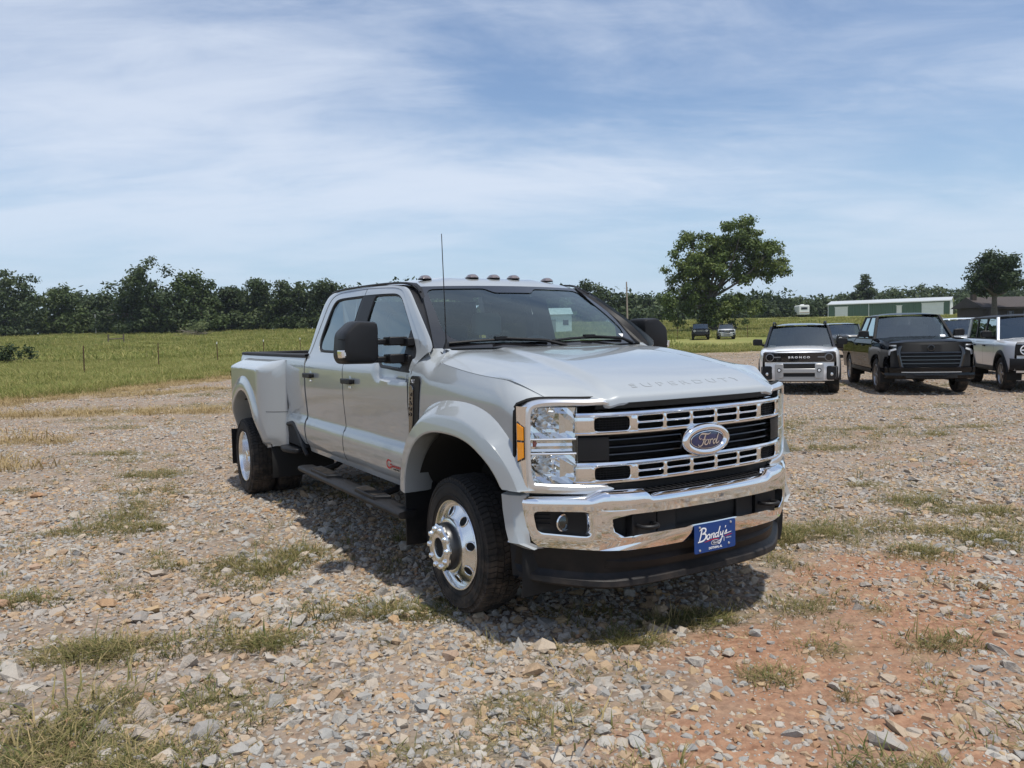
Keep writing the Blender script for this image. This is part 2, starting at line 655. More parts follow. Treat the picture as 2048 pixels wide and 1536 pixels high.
for s, sd in ((-1, 'passenger'), (1, 'driver')):
    # ---- doors
    mb = side_panel('door', s, -1.972, -.70, lambda x: .60 + .012 * np.sin((x + .7) * 2), lambda x: float(belt_f(x)), 34, 40, yf=door_y, build=False)
    ring_strip(mb, s, DOOR_F_OUT, np.concatenate([WIN_F_OUT, [(-1.955, 1.963)]]), 60)
    fd = mb.build('front_door', PAINT, T, sharp=40)
    mb = side_panel('door', s, -3.0, -1.978, lambda x: .60 + .09 * max(0, (-2.86 - x) / .14) ** 2, lambda x: float(belt_r(x)), 34, 40, build=False)
    ring_strip(mb, s, DOOR_R_OUT, np.concatenate([[(-1.965, 1.963)], WIN_R_OUT]), 60)
    rd = mb.build('rear_door', PAINT, T, sharp=40)
    # black B pillar between the windows
    m = MB()
    P = []
    for z in np.linspace(1.50, 1.965, 8):
        k = (z - 1.5) / .465
        P.append([(x, s * (yt(z) - .006 + .004 * (j in (1, 2))), z) for j, x in enumerate((-2.03 + .02 * k, -1.985, -1.955, -1.76 + .03 * k))])
    m.grid(np.array(P))
    m.build('pillar_trim', BLACK, T)
    # black window surround and glass
    gl = arclen(np.concatenate([WIN_F_OUT, [(-1.745, 1.95), (-1.775, 1.75), (-1.80, 1.50)], [(-1.5, 1.497), (-1.36, 1.482), (-1.2, 1.407), (-.66, 1.385)]]), 90)
    c0 = np.array([-1.32, 1.69])
    inn = c0 + (gl - c0) * np.array([.945, .925])
    m = MB().grid(np.array([[(x, s * (yt(z) - .008), z) for x, z in gl], [(x, s * (yt(z) - .004), z) for x, z in (gl * .4 + inn * .6)], [(x, s * (yt(z) - .014), z) for x, z in inn]]), cv=True)
    m.build('window_seal', BLACK, fd)
    m = MB().poly([(x, s * (yt(z) - .016), z) for x, z in gl])
    m.build('window', GLASS, fd, smooth=False)
    gl = arclen(np.concatenate([WIN_R_OUT, [(-2.2, 1.50), (-2.03, 1.50), (-2.03, 1.7), (-2.0, 1.963)]]), 80)
    c0 = np.array([-2.38, 1.73])
    inn = c0 + (gl - c0) * np.array([.94, .92])
    m = MB().grid(np.array([[(x, s * (yt(z) - .008), z) for x, z in gl], [(x, s * (yt(z) - .004), z) for x, z in (gl * .4 + inn * .6)], [(x, s * (yt(z) - .014), z) for x, z in inn]]), cv=True)
    m.build('window_seal', BLACK, rd)
    m = MB().poly([(x, s * (yt(z) - .016), z) for x, z in gl])
    m.build('window', DARKGLASS, rd, smooth=False)
    # handles: black pull with a cupped recess and a lower mount
    for par, hx, hz in ((fd, -1.80, 1.288), (rd, -2.83, 1.30)):
        m = MB()
        m.box((hx, s * 1.032, hz), (.215, .026, .042))
        m.box((hx - .085, s * 1.012, hz), (.035, .03, .036)).box((hx + .085, s * 1.012, hz), (.035, .03, .036))
        m.build('door_handle', BLACK, par, bevel=.008, seg=3)
        m = MB().lathe([(.001, .002), (.035, .001), (.055, -.004)], (hx, s * 1.0, hz + .004), 'y', 20, s)
        m.build('handle_recess', PAINT, par)
        m = MB().box((hx - .0, s * 1.003, hz - .05), (.05, .012, .018))
        m.build('lock_cover', SATIN, par, bevel=.004)
    # ---- sill, cab rear corner post, A pillar and roof rail
    A = crom([(-.535, 1.50), (-.455, 1.548), (-.622, 1.676), (-.842, 1.815), (-1.035, 1.93), (-1.15, 1.975), (-1.30, 1.998), (-1.5, 2.014), (-2.0, 2.03), (-2.6, 2.034), (-2.86, 2.02), (-2.945, 1.96), (-2.975, 1.85), (-3.01, 1.65), (-3.035, 1.50)], 5)
    Bp = np.concatenate([DOOR_F_OUT[3:] + [.004, .003], DOOR_R_OUT + [-.003, .003]])
    A, Bq = arclen(A, 90), arclen(Bp, 90)
    rows = []
    for t in (0, .12, .5, .88, 1):
        Q = A + (Bq - A) * t
        extra = -.006 * (1 - t) if t < .05 else 0.004
        rows.append([(x, s * (yt(z) + extra), z) for x, z in Q])
    rows = np.array(rows)
    rows = np.concatenate([rows, rows[-1:] - [0, s * .03, 0]])
    MB().grid(rows).build('roof_rail', PAINT, T, sharp=50)
    m = MB()
    prof = [(.96, .70), (.985, .665), (.97, .60), (.90, .575), (.80, .575)]
    m.grid(np.array([[(x, s * y, z) for y, z in prof] for x in np.linspace(-2.98, -.62, 8)]))
    m.build('sill', PAINT, T)
    # shut lines and a dark block standing for the shade between cab and bed
    for xs1, zt1, wd_ in ((-1.975, 1.49, .008), (-.694, 1.375, .008), (-3.002, 1.47, .010)):
        lo_ = .615 if xs1 > -2.5 else .70
        MB().grid(np.array([[(xs1 + d, s * (float(side_y(z)) + .0012), z) for d in (-wd_ / 2, wd_ / 2)] for z in np.linspace(lo_, zt1, 24)])).build('shut_line', GAP, T)
    MB().box((-3.017, s * .955, 1.06), (.026, .04, .82)).build('cab_gap_shade', GAP, T)
    # dark body behind the shut lines and the door cards inside
    m = MB()
    for z0, z1, dy in ((.62, 1.37, .05),):
        m.box((-1.85, s * (.93 - .03), (z0 + z1) / 2), (2.3, .06, z1 - z0))
    m.box((-1.96, s * .80, 1.62), (.12, .06, .36))
    m.build('door_card', INTERD, T)
    # ---- front fender: side surface running up to the bonnet edge
    xr_f = pchip([.55, .80, 1.20, 1.26, 1.297, 1.40], [.685, .690, .688, .688, .686, .66])
    side_f = pchip([.55, .62, .8, 1.0, 1.2, 1.32, 1.42, 1.55], [.95, .975, .998, 1.0, 1.0, .997, .985, .94])
    P = []
    for u in np.linspace(0, 1, 64):
        x = -.69 + (.688 + .69) * u
        if x > HEDGE[0, 0]:
            yt_, zt_ = float(np.interp(x, HEDGE[:, 0], HEDGE[:, 1])), float(np.interp(x, HEDGE[:, 0], HEDGE[:, 2]))
        else:
            k = (HEDGE[0, 0] - x) / (HEDGE[0, 0] + .69)
            yt_, zt_ = HEDGE[0, 1] + (.925 - HEDGE[0, 1]) * min(1, k * 1.6), 1.545
        lo = float(arch_f(x)) if abs(x - .02) < .66 else .55
        lo = max(lo, .60)
        col = []
        for v in np.r_[np.linspace(0, .75, 22), np.linspace(.78, 1, 16)]:
            z = lo + (zt_ - lo) * v
            xx = -.69 + (float(xr_f(z)) + .69) * u
            y = float(side_f(z)) - .055 * max(0, (xx - .42) / .32) ** 2
            if xx < -.45:
                y = max(y, float(side_y(z)) - .004)
            t = np.clip((zt_ - z) / .15, 0, 1)
            y = yt_ + .004 + (y - yt_ - .004) * (1 - (1 - t) ** 2.2)
            col.append((xx, s * y, z - .002 * v))
        P.append(col)
    P = np.array(P)
    P[0, :, 0] += .003
    fen = MB().grid(pad(P, (0, -s * .03, 0))).build('front_fender', PAINT, T, sharp=40)
    # ---- front arch flare
    ang = np.linspace(-.33, math.pi + .10, 60)
    e = 2 / 2.5
    base = np.array([(.02 + (.64 if np.cos(a) > 0 else .60) * np.sign(np.cos(a)) * abs(np.cos(a)) ** e, .55 + .51 * np.sign(np.sin(a)) * abs(np.sin(a)) ** e) for a in ang])
    base[:, 0] = np.where(base[:, 1] < .55, base[:, 0], base[:, 0])
    tg = np.gradient(base, axis=0)
    tg /= np.linalg.norm(tg, axis=1)[:, None]
    nm = np.stack([tg[:, 1], -tg[:, 0]], 1)
    keep = base[:, 1] > .66
    keep |= (base[:, 0] < 0) & (base[:, 1] > .60)
    sec = [(.190, .985), (.186, .998), (.165, 1.020), (.112, 1.072), (.10, 1.080), (.086, 1.083), (.012, 1.092), (.002, 1.088), (-.002, 1.06), (.0, .93), (.03, .86)]
    k0 = base[keep]
    n0 = nm[keep]
    wid = np.clip((k0[:, 1] - .5) / .5, .58, 1.0)
    rows = [[(q[0] + n_[0] * d * (w_ if d > .1 else 1), s * y, q[1] + n_[1] * d * (w_ if d > .1 else 1)) for d, y in sec] for q, n_, w_ in zip(k0, n0, wid)]
    rows = np.array(rows)
    fr_ = rows[:, :, 0] > 0
    rows[:, :, 2] = np.where(fr_, np.maximum(rows[:, :, 2], .828), rows[:, :, 2])
    rows[:, :, 0] = np.minimum(rows[:, :, 0], .735)
    kf = np.clip((rows[:, :, 0] - .40) / .34, 0, 1) ** 1.5
    rows[:, :, 1] -= s * .060 * kf * np.clip((np.abs(rows[:, :, 1]) - .93) / .06, 0, 1)
    MB().grid(rows).build('arch_flare', PAINT, fen, sharp=24)
    # painted corner piece between flare and bumper
    rows = []
    for z, xo in ((.815, 0), (.80, 0), (.72, .008), (.62, .03), (.56, .055), (.525, .09)):
        rows.append([(.565 + xo * 1.2, s * .93, z), (.58 + xo * 1.2, s * 1.038, z), (.59 + xo * 1.2, s * 1.050, z), (.645 + xo, s * 1.034, z), (.658 + xo, s * 1.026, z), (.690 + xo * .5, s * .998, z), (.70 + xo * .5, s * .965, z)])
    rows = np.array(rows)
    rows[0] -= [0, s * .05, 0]
    rows[-1, :, 1] -= s * .07
    MB().grid(rows).build('bumper_corner', PAINT, T, sharp=24)
    # wheel wells
    for nm_, cx, yo, yi, rad, cz in (('front', .02, 1.05, .52, .70, .42), ('rear', -4.47, 1.19, .50, .735, .42)):
        m = MB()
        rows = []
        for a in np.linspace(-.25, math.pi + .25, 30):
            rows.append([(cx + rad * math.cos(a) * .95, s * y, cz + rad * math.sin(a) * .93) for y in (yo - .06, (yo + yi) / 2, yi)])
        m.grid(np.array(rows))
        m.add([(cx + rad * .95 * math.cos(a), s * yi, cz + rad * .93 * math.sin(a)) for a in np.linspace(-.25, math.pi + .25, 30)], [tuple(range(30))])
        m.build('wheel_well', UNDER, T)
    # ---- bed side
    mb = MB()
    bt = lambda x: 1.462
    P = []
    for x in np.linspace(-5.60, -3.032, 60):
        lo = max(.66, float(arch_r(x)) if abs(x + 4.47) < .72 else .66)
        if -3.62 < x:
            lo = max(lo, .66 + .16 * np.clip((x + 3.62) / .03, 0, 1) * np.clip((-3.20 - x) / .12, 0, 1))
        P.append([(x, s * (float(side_y(z)) if z < 1.40 else float(np.interp(z, [1.40, 1.44, 1.462], [.994, .985, .972]))), z) for z in np.linspace(lo, 1.462, 26)])
    P = np.array(P)
    bed = MB().grid(pad(P, (0, -s * .035, 0))).build('bed_side', PAINT, T, sharp=40)
    m = MB()
    prof = [(.985, 1.455), (.985, 1.476), (.975, 1.486), (.90, 1.488), (.885, 1.478), (.885, .97)]
    m.grid(np.array([[(x, s * y, z) for y, z in prof] for x in (-5.60, -4.5, -3.03)]))
    m.build('bed_rail', LINER, bed, sharp=25)
    # ---- dually fender bulge, polar grid round the arch
    cx, cz = -4.50, .42
    FX0, FX1, FZ0, FZ1 = -5.42, -3.64, .595, 1.425
    sm = lambda t: np.clip(t, 0, 1) ** 2 * (3 - 2 * np.clip(t, 0, 1))

    def bulge(x, z):
        bx = min(np.clip((FX1 - x) / .33, 0, 1), np.clip((x - FX0) / .36, 0, 1))
        bx = 1 - (1 - bx) ** 2.2
        bz = np.clip((FZ1 - z) / .095, 0, 1)
        bz = 1 - (1 - bz) ** 1.5
        zz = np.clip((z - FZ0) / .07, 0, 1)
        b = bx * bz * (.80 + .20 * (1 - (1 - zz) ** 2))
        return .995 + .225 * b
    angs = set(np.linspace(.19, math.pi - .19, 70))
    for qx, qz in ((FX0, FZ1), (FX1, FZ1), (FX0, FZ0), (FX1, FZ0)):
        angs.add(math.atan2(qz - cz, qx - cx))
    angs = sorted(a for a in angs if math.atan2(FZ0 - cz, FX1 - cx) - 1e-6 <= a <= math.atan2(FZ0 - cz, FX0 - cx) + 1e-6)
    rect = [(FX0, .2), (FX1, .2), (FX1, FZ1), (FX0, FZ1)]
    rows = []
    for a in angs:
        d = np.array([math.cos(a), math.sin(a)])
        outp = raypoly(np.array([cx, cz]), a, rect)
        r1 = np.linalg.norm(outp - [cx, cz])
        r0 = 1 / math.sqrt((math.cos(a) / (.575 if d[0] > 0 else .66)) ** 2 + (math.sin(a) / .675) ** 2)
        row = []
        # arch wall, lip, then the bulge
        yl = bulge(*(np.array([cx, cz]) + d * min(r0 + .17, r1)))
        for rr_, y in ((r0, 1.0), (r0, yl + .012), (r0 + .004, yl + .022), (r0 + .014, yl + .026), (r0 + .085, yl + .022), (r0 + .10, yl + .014), (r0 + .155, yl - .004)):
            rr_ = min(rr_, r1)
            row.append((cx + d[0] * rr_, s * (y if rr_ < r1 else .99), cz + d[1] * rr_))
        for t in np.linspace(.02, 1, 22):
            rr_ = r0 + .155 + max(0, (r1 - r0 - .155)) * t
            rr_ = min(rr_, r1)
            q = np.array([cx, cz]) + d * rr_
            row.append((q[0], s * bulge(*q), q[1]))
        rows.append(row)
    fl = MB().grid(np.array(rows)).build('dually_fender', PAINT, T, sharp=30)
    # bottom closing strips of the fender and the seam line across it
    for xa, xb in ((-5.40, -5.12), (-3.96, -3.66)):
        P = []
        for x in np.linspace(xa, xb, 12):
            P.append([(x, s * bulge(x, .60), .597), (x, s * (bulge(x, .60) - .03), .57), (x, s * .95, .575)])
        MB().grid(np.array(P)).build('fender_hem', PAINT, fl)
    m = MB()
    P = []
    for x in np.linspace(-3.80, -3.63, 14):
        P.append([(x, s * (bulge(x, z) + .0015), z) for z in (.912, .917)])
    m.grid(np.array(P))
    m.build('fender_seam', GAP, fl)
    m = MB().lathe([(.001, .012), (.018, .011), (.026, .004), (.028, -.004)], (-3.965, s * 1.236, .835), 'y', 16, s)
    m.build('marker_lamp', LENS, fl)
    # small 4x4 badge at the bed end
    text_part('side_badge', 'FX4', .09, lambda u, v, w_: (-5.22 - s * u, s * (float(bulge(-5.22 - s * u, 1.25 + v)) + .001 + w_), 1.25 + v), BLACK, fl, extrude=.004, shear=.25)
    # gap step notch and black corner step behind the cab
    m = MB()
    m.prism(round_poly([(-3.60, .62), (-3.60, .79), (-3.40, .815), (-3.27, .755), (-3.04, .62)], .03), lambda a, b: (a, s * 1.003, b), lambda a, b: (a, s * .90, b))
    m.build('step_recess', UNDER, T)
    m = MB().tube(crom([(-3.60, s * 1.006, .80), (-3.40, s * 1.006, .825), (-3.27, s * 1.006, .765), (-3.10, s * 1.006, .63), (-3.04, s * .99, .56)], 5), .022, 8)
    m.build('step_trim', BLACK, T)
    m = MB().prism(round_poly([(-3.62, .98), (-3.62, 1.09), (-3.40, 1.12), (-3.20, 1.06), (-3.20, .94)], .05), lambda a, b: (a, s * b, .555), lambda a, b: (a, s * b, .60))
    m.build('corner_step', BLACK, T, bevel=.012)
    # running board: hollow bar with raised treads
    m = MB()
    prof = round_poly([(1.01, .482), (1.01, .505), (1.10, .510), (1.145, .502), (1.155, .480), (1.135, .455), (1.03, .452)], .018, 3)
    xs_ = [-2.86, -2.84, -2.80, -.60, -.56]
    sc_ = [.6, .85, 1, 1, .9]
    rows = [[(x, s * (1.09 + (y - 1.09) * k), .47 + (z - .47) * k) for y, z in prof] for x, k in zip(xs_, sc_)]
    m.grid(np.array(rows), cv=True)
    m.poly(rows[0]).poly(rows[-1])
    rb = m.build('running_board', BLACK, T, sharp=25)
    for x0, x1 in ((-2.55, -1.98), (-1.47, -.96)):
        m = MB().prism(round_poly([(x0, 1.02), (x1, 1.02), (x1 - .06, 1.135), (x0 + .06, 1.135)], .02), lambda a, b: (a, s * b, .500), lambda a, b: (a, s * b, .530))
        m.build('step_pad', BLACK, rb, bevel=.006)
        m = MB()
        for k in range(9):
            x = x0 + .10 + (x1 - x0 - .20) * k / 8
            m.box((x, s * 1.08, .531), (.02, .10, .006))
        m.build('tread_ribs', RUBBER, rb)
    for x in (-2.65, -1.3):
        MB().tube([(x, s * 1.03, .46), (x, s * .85, .50), (x, s * .70, .60)], .025, 6).build('board_bracket', UNDER, rb)
    # mud flap
    MB().box((-.60, s * .97, .47), (.015, .22, .40)).build('mud_flap', BLACK, T, bevel=.004)
    MB().box((-5.22, s * .97, .42), (.015, .50, .40)).build('mud_flap', BLACK, T, bevel=.004)
    # fender vent plate with model lettering
    m = MB()
    vent = round_poly([(-.618, 1.37), (-.50, 1.37), (-.49, 1.34), (-.535, 1.03), (-.645, .905), (-.672, .92), (-.655, 1.30)], .02, 4)
    m.prism(vent, lambda a, b: (a, s * 1.006, b), lambda a, b: (a, s * .97, b))
    vt = m.build('fender_vent', BLACK, T, bevel=.004)
    m = MB()
    strip = round_poly([(-.640, 1.30), (-.60, 1.315), (-.577, 1.29), (-.600, 1.06), (-.645, .945), (-.665, .95)], .012, 4)
    m.prism(strip, lambda a, b: (a, s * 1.014, b), lambda a, b: (a, s * 1.0, b))
    m.build('vent_strip', P_mat('dark_chrome', (.22, .22, .22), .12, 1.0), vt, bevel=.003)
    sg = 1 if s < 0 else -1

    def fv(u, v, w_, cz_=1.185):
        # lettering turned a quarter so that it reads downwards
        return (-.622 + sg * v - (1.185 - (cz_ - u)) * .12, s * (1.0165 + w_), cz_ - u)
    text_part('model_lettering', 'F-450', .058, fv, GLOSSB, vt, extrude=.0015, bold=.001, spacing=1.25)
    text_part('trim_lettering', 'XLT', .032, lambda u, v, w_: (-.585 + sg * u, s * (1.009 + w_), 1.335 + v), WHITE, vt, extrude=.0008, shear=.2)
    # red engine emblem low on the front door
    yb = float(side_y(.74)) + .002
    m = MB()
    fx = lambda u, v, o: (-1.02 + sg * u, s * (yb + .003 + o), .742 + v)
    ribbon(m, [(.045, .022), (.0, .03), (-.03, .015), (-.028, -.012), (.005, -.025), (.04, -.016), (.045, .0), (.02, .002)], [.010, .014, .010], fx)
    m.build('engine_emblem', REDP, fd)
    text_part('emblem_lettering', 'HIGH OUTPUT', .022, lambda u, v, w_: (-.885 + sg * u, s * (yb + .003 + w_), .735 + v), REDP, fd, extrude=.001, shear=.3)
    text_part('emblem_lettering', 'POWER STROKE', .015, lambda u, v, w_: (-.885 + sg * u, s * (yb + .003 + w_), .717 + v), GLOSSB, fd, extrude=.001, shear=.3)
    # ---- tow mirror
    mo = round_poly([(1.145, 1.728), (1.285, 1.736), (1.378, 1.655), (1.394, 1.50), (1.37, 1.452), (1.16, 1.448), (1.138, 1.48), (1.135, 1.69)], [.02, .035, .03, .03, .03, .03, .03, .02], 4)
    cy_, cz_ = 1.262, 1.59
    rows = []
    for x, k in ((-1.00, .97), (-.995, 1.0), (-.90, 1.0), (-.86, .99), (-.825, .965), (-.808, .91), (-.80, .78)):
        rows.append([(x + .02 * (y - 1.26), s * (cy_ + (y - cy_) * k), cz_ + (z - cz_) * k) for y, z in mo])
    m = MB().grid(np.array(rows), cv=True)
    m.poly(rows[-1]).poly(rows[0])
    mh = m.build('mirror_housing', BLACK, T, sharp=40)
    m = MB().grid(np.array([[(x, s * (cy_ + (y - cy_) * k), cz_ + (z - cz_) * k) for y, z in mo] for x, k in ((-1.003, .86), (-1.004, .5))]), cv=True)
    m.poly([(-1.004, s * (cy_ + (y - cy_) * .5), cz_ + (z - cz_) * .5) for y, z in mo])
    m.build('mirror_glass', CHROME, mh)
    MB().box((-.845, s * 1.262, 1.615), (.075, .262, .004)).build('housing_seam', GAP, mh)
    m = MB().prism(round_poly([(1.405, 1.545), (1.30, 1.545), (1.295, 1.50), (1.40, 1.492)], .008), lambda a, b: (-.805, s * a, b), lambda a, b: (-.88, s * a, b))
    ml = m.build('mirror_lamp', CHROME, mh, bevel=.006)
    m = MB().prism(round_poly([(1.385, 1.53), (1.318, 1.53), (1.315, 1.512), (1.382, 1.507)], .005), lambda a, b: (-.802, s * a, b), lambda a, b: (-.82, s * a, b))
    m.build('lamp_lens', SATIN, ml)
    for z, h_ in ((1.592, .036), (1.474, .04)):
        m = MB()
        m.box((-.90, s * 1.10, z), (.07, .10, h_))
        m.box((-.86, s * 1.005, z + .004), (.12, .13, h_ + .022))
        m.box((-.80, s * .945, z - .004), (.14, .05, h_ + .02))
        m.build('mirror_arm', BLACK, mh, bevel=.007)
    sail = [(-.64, 1.385), (-.64, 1.46), (-.70, 1.56), (-.86, 1.67), (-.87, 1.60), (-.84, 1.43), (-.86, 1.392)]
    MB().prism(sail, lambda a, b: (a, s * (yt(b) - .002), b), lambda a, b: (a, s * (yt(b) - .02), b)).build('mirror_sail', BLACK, T, bevel=.003)

# ---- bonnet
rows = [[hood_uv(u, v) for u in np.linspace(0, 1, 52)] for v in np.linspace(-1, 1, 113)]
P = np.array(rows)
Q = np.pad(P, ((1, 1), (1, 0), (0, 0)), mode='edge')
Q[0] += [0, .02, -.03]
Q[-1] += [0, -.02, -.03]
Q[:, 0] += [0, 0, -.03]
# leading lip, only in front of the grille
lip = []
for k, (dx, dz) in enumerate(((.008, -.006), (.016, -.018), (.020, -.040), (.012, -.052), (-.06, -.055))):
    r_ = Q[:, -1].copy()
    wgt = np.clip((.66 - np.abs(r_[:, 1])) / .05, .12, 1)
    r_[:, 0] += dx * wgt
    r_[:, 2] += dz * wgt
    lip.append(r_[:, None, :])
Q = np.concatenate([Q] + lip, 1)
hood = MB().grid(Q).build('bonnet', PAINT, T, sharp=38)

# raised bonnet lettering just behind the front edge


def f_hood(u, v, w_):
    u *= 1.72
    xr_, xf_ = float(xr_h(u)), float(xf_h(abs(u))) - .012
    q = hood_uv((xf_ - .078 - v * .95 - xr_) / (xf_ - xr_), u / .93)
    return (q[0], u, q[2] + .001 + w_)


text_part('bonnet_lettering', 'SUPERDUTY', .062, f_hood, PAINT, hood, extrude=.0006, spacing=1.55)

# cowl, wipers, windscreen
ws_bx = lambda y: -.536 + .13 * (1 - (y / .874) ** 2)
ws_tx = lambda y: -1.14 + .075 * (1 - (y / .69) ** 2)
m = MB()
m.grid(np.array([[(float(xr_h(y)) + .03, y, 1.495), (float(xr_h(y)) - .01, y, 1.523), (ws_bx(y) - .03, y, 1.536), (ws_bx(y) - .10, y, 1.50)] for y in np.linspace(-.86, .86, 30)]))
cowl = m.build('cowl', BLACK, T)
rows = []
for v in np.linspace(-1, 1, 40):
    row = []
    for t in np.linspace(0, 1, 16):
        yb_, y_t = v * .874, v * .69
        y = yb_ + (y_t - yb_) * t
        x = ws_bx(yb_) + (ws_tx(y_t) - ws_bx(yb_)) * t + .012 * math.sin(math.pi * t)
        z = 1.535 + (1.978 + .008 * (1 - v * v) - 1.535) * t + .018 * math.sin(math.pi * t)
        row.append((x, y, z))
    rows.append(row)
WS = np.array(rows)
ws = MB().grid(WS).build('windscreen', WSGLASS, T)
# black frit border on the screen
fr = MB()
off = np.array([.004, 0, .004])
n_, m_ = WS.shape[:2]


def ws_at(v, t):
    a, b = (v + 1) / 2 * (n_ - 1), t * (m_ - 1)
    i, j = min(int(a), n_ - 2), min(int(b), m_ - 2)
    fa, fb = a - i, b - j
    return (WS[i, j] * (1 - fa) * (1 - fb) + WS[i + 1, j] * fa * (1 - fb) + WS[i, j + 1] * (1 - fa) * fb + WS[i + 1, j + 1] * fa * fb)


outer_ = [(-1, 0), (1, 0), (1, 1), (-1, 1)]
inner_ = round_poly([(-.90, .06), (.90, .06), (.945, .945), (.30, .945), (.24, .86), (-.24, .86), (-.30, .945), (-.945, .945)], [.25, .25, .10, .05, .05, .05, .05, .10], 6)
c_ = np.array([0, .45])
an = sorted(set(list(np.linspace(0, 2 * math.pi, 160, endpoint=False)) + [math.atan2(q[1] - c_[1], q[0] - c_[0]) % (2 * math.pi) for q in outer_]))
rows = []
for a in an:
    o_, i_ = raypoly(c_, a, outer_), raypoly(c_, a, inner_)
    rows.append([ws_at(*np.clip(o_ + (i_ - o_) * t, [-1, 0], [1, 1])) + off for t in (0, .25, .5, .75, 1)])
fr.grid(np.array(rows), cu=True).build('screen_border', GLOSSB, ws)
# stickers inside the screen
for v, t, du, dv, mt in ((.86, .10, .10, .05, WHITE), (.93, .26, .03, .05, SATIN)):
    m = MB().poly([ws_at(v - du / 2, t) + off * .4, ws_at(v + du / 2, t) + off * .4, ws_at(v + du / 2 - .01, t + dv) + off * .4, ws_at(v - du / 2 - .01, t + dv) + off * .4])
    m.build('screen_sticker', mt, ws)
for y0, y1, pv in ((-.78, .02, .06), (-.02, .74, .72)):
    m = MB()
    A = [ws_at(y / .874, .055 + .03 * math.sin(i / 8 * math.pi)) + np.array([.014, 0, .012]) for i, y in enumerate(np.linspace(y0, y1 - .08, 9))]
    m.tube(A, .010, 6)
    m.tube([A[4] + np.array([.006, 0, .012]), A[7] + np.array([.03, .05, 0]), np.array([float(ws_bx(pv)) + .03, pv, 1.54])], [.007, .011, .014], 6)
    m.box(tuple(A[4] + np.array([.004, 0, .012])), (.03, .09, .02))
    m.build('wiper', BLACK, cowl)

# ---- roof
rows = []
for v in np.linspace(-1, 1, 49):
    row = []
    for t in np.linspace(0, 1, 34):
        xf = ws_tx(v * .69) - .005
        x = xf + (-2.98 - xf) * t
        yo = float(np.interp(t, [0, .1, .5, .9, 1], [.70, .735, .755, .74, .70]))
        y = yo * v
        edge = float(np.interp(t, [0, .08, .3, .8, .95, 1], [1.980, 2.004, 2.030, 2.036, 2.02, 1.95]))
        crown = float(np.interp(t, [0, .015, .04, .10, .2, .5, .85, .97, 1], [1.990, 2.006, 2.030, 2.060, 2.078, 2.085, 2.078, 2.045, 2.00]))
        k = abs(v)
        z = edge + (crown - edge) * (1 - k ** 3.2)
        # two shallow pressed ribs along the roof
        z += .006 * math.exp(-((abs(y) - .36) / .05) ** 2) * np.clip(t / .12, 0, 1) * np.clip((1 - t) / .12, 0, 1)
        row.append((x, y, z))
    rows.append(row)
roof = MB().grid(np.array(rows)).build('roof', PAINT, T, sharp=50)
for s in (-1, 1):
    m = MB()
    pts = [(-1.02, .735, 1.935), (-1.12, .722, 1.978), (-1.25, .742, 2.012), (-1.5, .755, 2.028), (-2.0, .762, 2.040), (-2.6, .762, 2.043), (-2.9, .745, 2.03)]
    m.tube([(a, s * b, c_) for a, b, c_ in crom(pts, 5)], .009, 6)
    m.build('roof_gutter', BLACK, roof)
    m = MB()
    tri = np.array([[(-.93, .765, 1.88), (-.95, .735, 1.893)], [(-1.06, .738, 1.945), (-1.09, .69, 1.965)], [(-1.14, .742, 1.985), (-1.18, .69, 2.004)], [(-1.28, .752, 2.016), (-1.32, .71, 2.022)]])
    tri[..., 1] *= s
    tri[..., 2] += .006
    m.grid(tri)
    m.build('pillar_cap', BLACK, roof)
    ap = crom([(-.50, 1.535), (-.64, 1.672), (-.86, 1.81), (-1.05, 1.925), (-1.16, 1.972), (-1.30, 1.998)], 5)
    ap = arclen(ap, 16)
    m = MB()
    m.grid(np.array([[ws_at(s, t) + np.array([0, 0, -.004]), (q[0], s * (yt(q[1]) - .022), q[1] - .004)] for t, q in zip(np.linspace(0, 1, 16), ap)]))
    m.build('pillar_fill', BLACK, T)
    # black strip down the screen side
    m = MB()
    strip_ = []
    for t in np.linspace(0, 1, 12):
        q = ws_at(s * 1.0, t)
        strip_.append([q + np.array([.004, s * .002, .004]), q + np.array([-.03, s * (.030 - .01 * t), -.014])])
    m.grid(np.array(strip_))
    m.build('pillar_trim', BLACK, T)
lights = [(-1.262, 0), (-1.27, -.185), (-1.27, .185), (-1.34, -.55), (-1.34, .55)]
for x, y in lights:
    z = 2.062 if abs(y) < .3 else 2.052
    m = MB()
    prof = [(-.055, .0), (-.04, .018), (-.01, .031), (.022, .029), (.042, .014), (.05, .0)]
    rows = []
    for k in np.linspace(-1, 1, 9):
        w_ = math.sqrt(max(0, 1 - abs(k) ** 3))
        rows.append([(x + a * (.75 + .25 * w_), y + k * .040, z + b * w_ * .92 + .002) for a, b in prof])
    m.grid(np.array(rows)).build('clearance_lamp', SMOKE, roof)
    MB().lathe([(.052, 0), (.050, .008), (.04, .010)], (x, y, z - .004), 'z', 20).build('lamp_gasket', BLACK, roof)
# aerial on the right wing
MB().lathe([(.022, 0), (.018, .015), (.008, .04), (.006, .06)], (-.445, -.83, 1.54), 'z', 12).build('aerial_base', BLACK, T)
MB().tube([(-.445, -.83, 1.58), (-.452, -.832, 1.9), (-.462, -.834, 2.27)], [.0045, .0035, .0028], 6).build('aerial', BLACK, T)

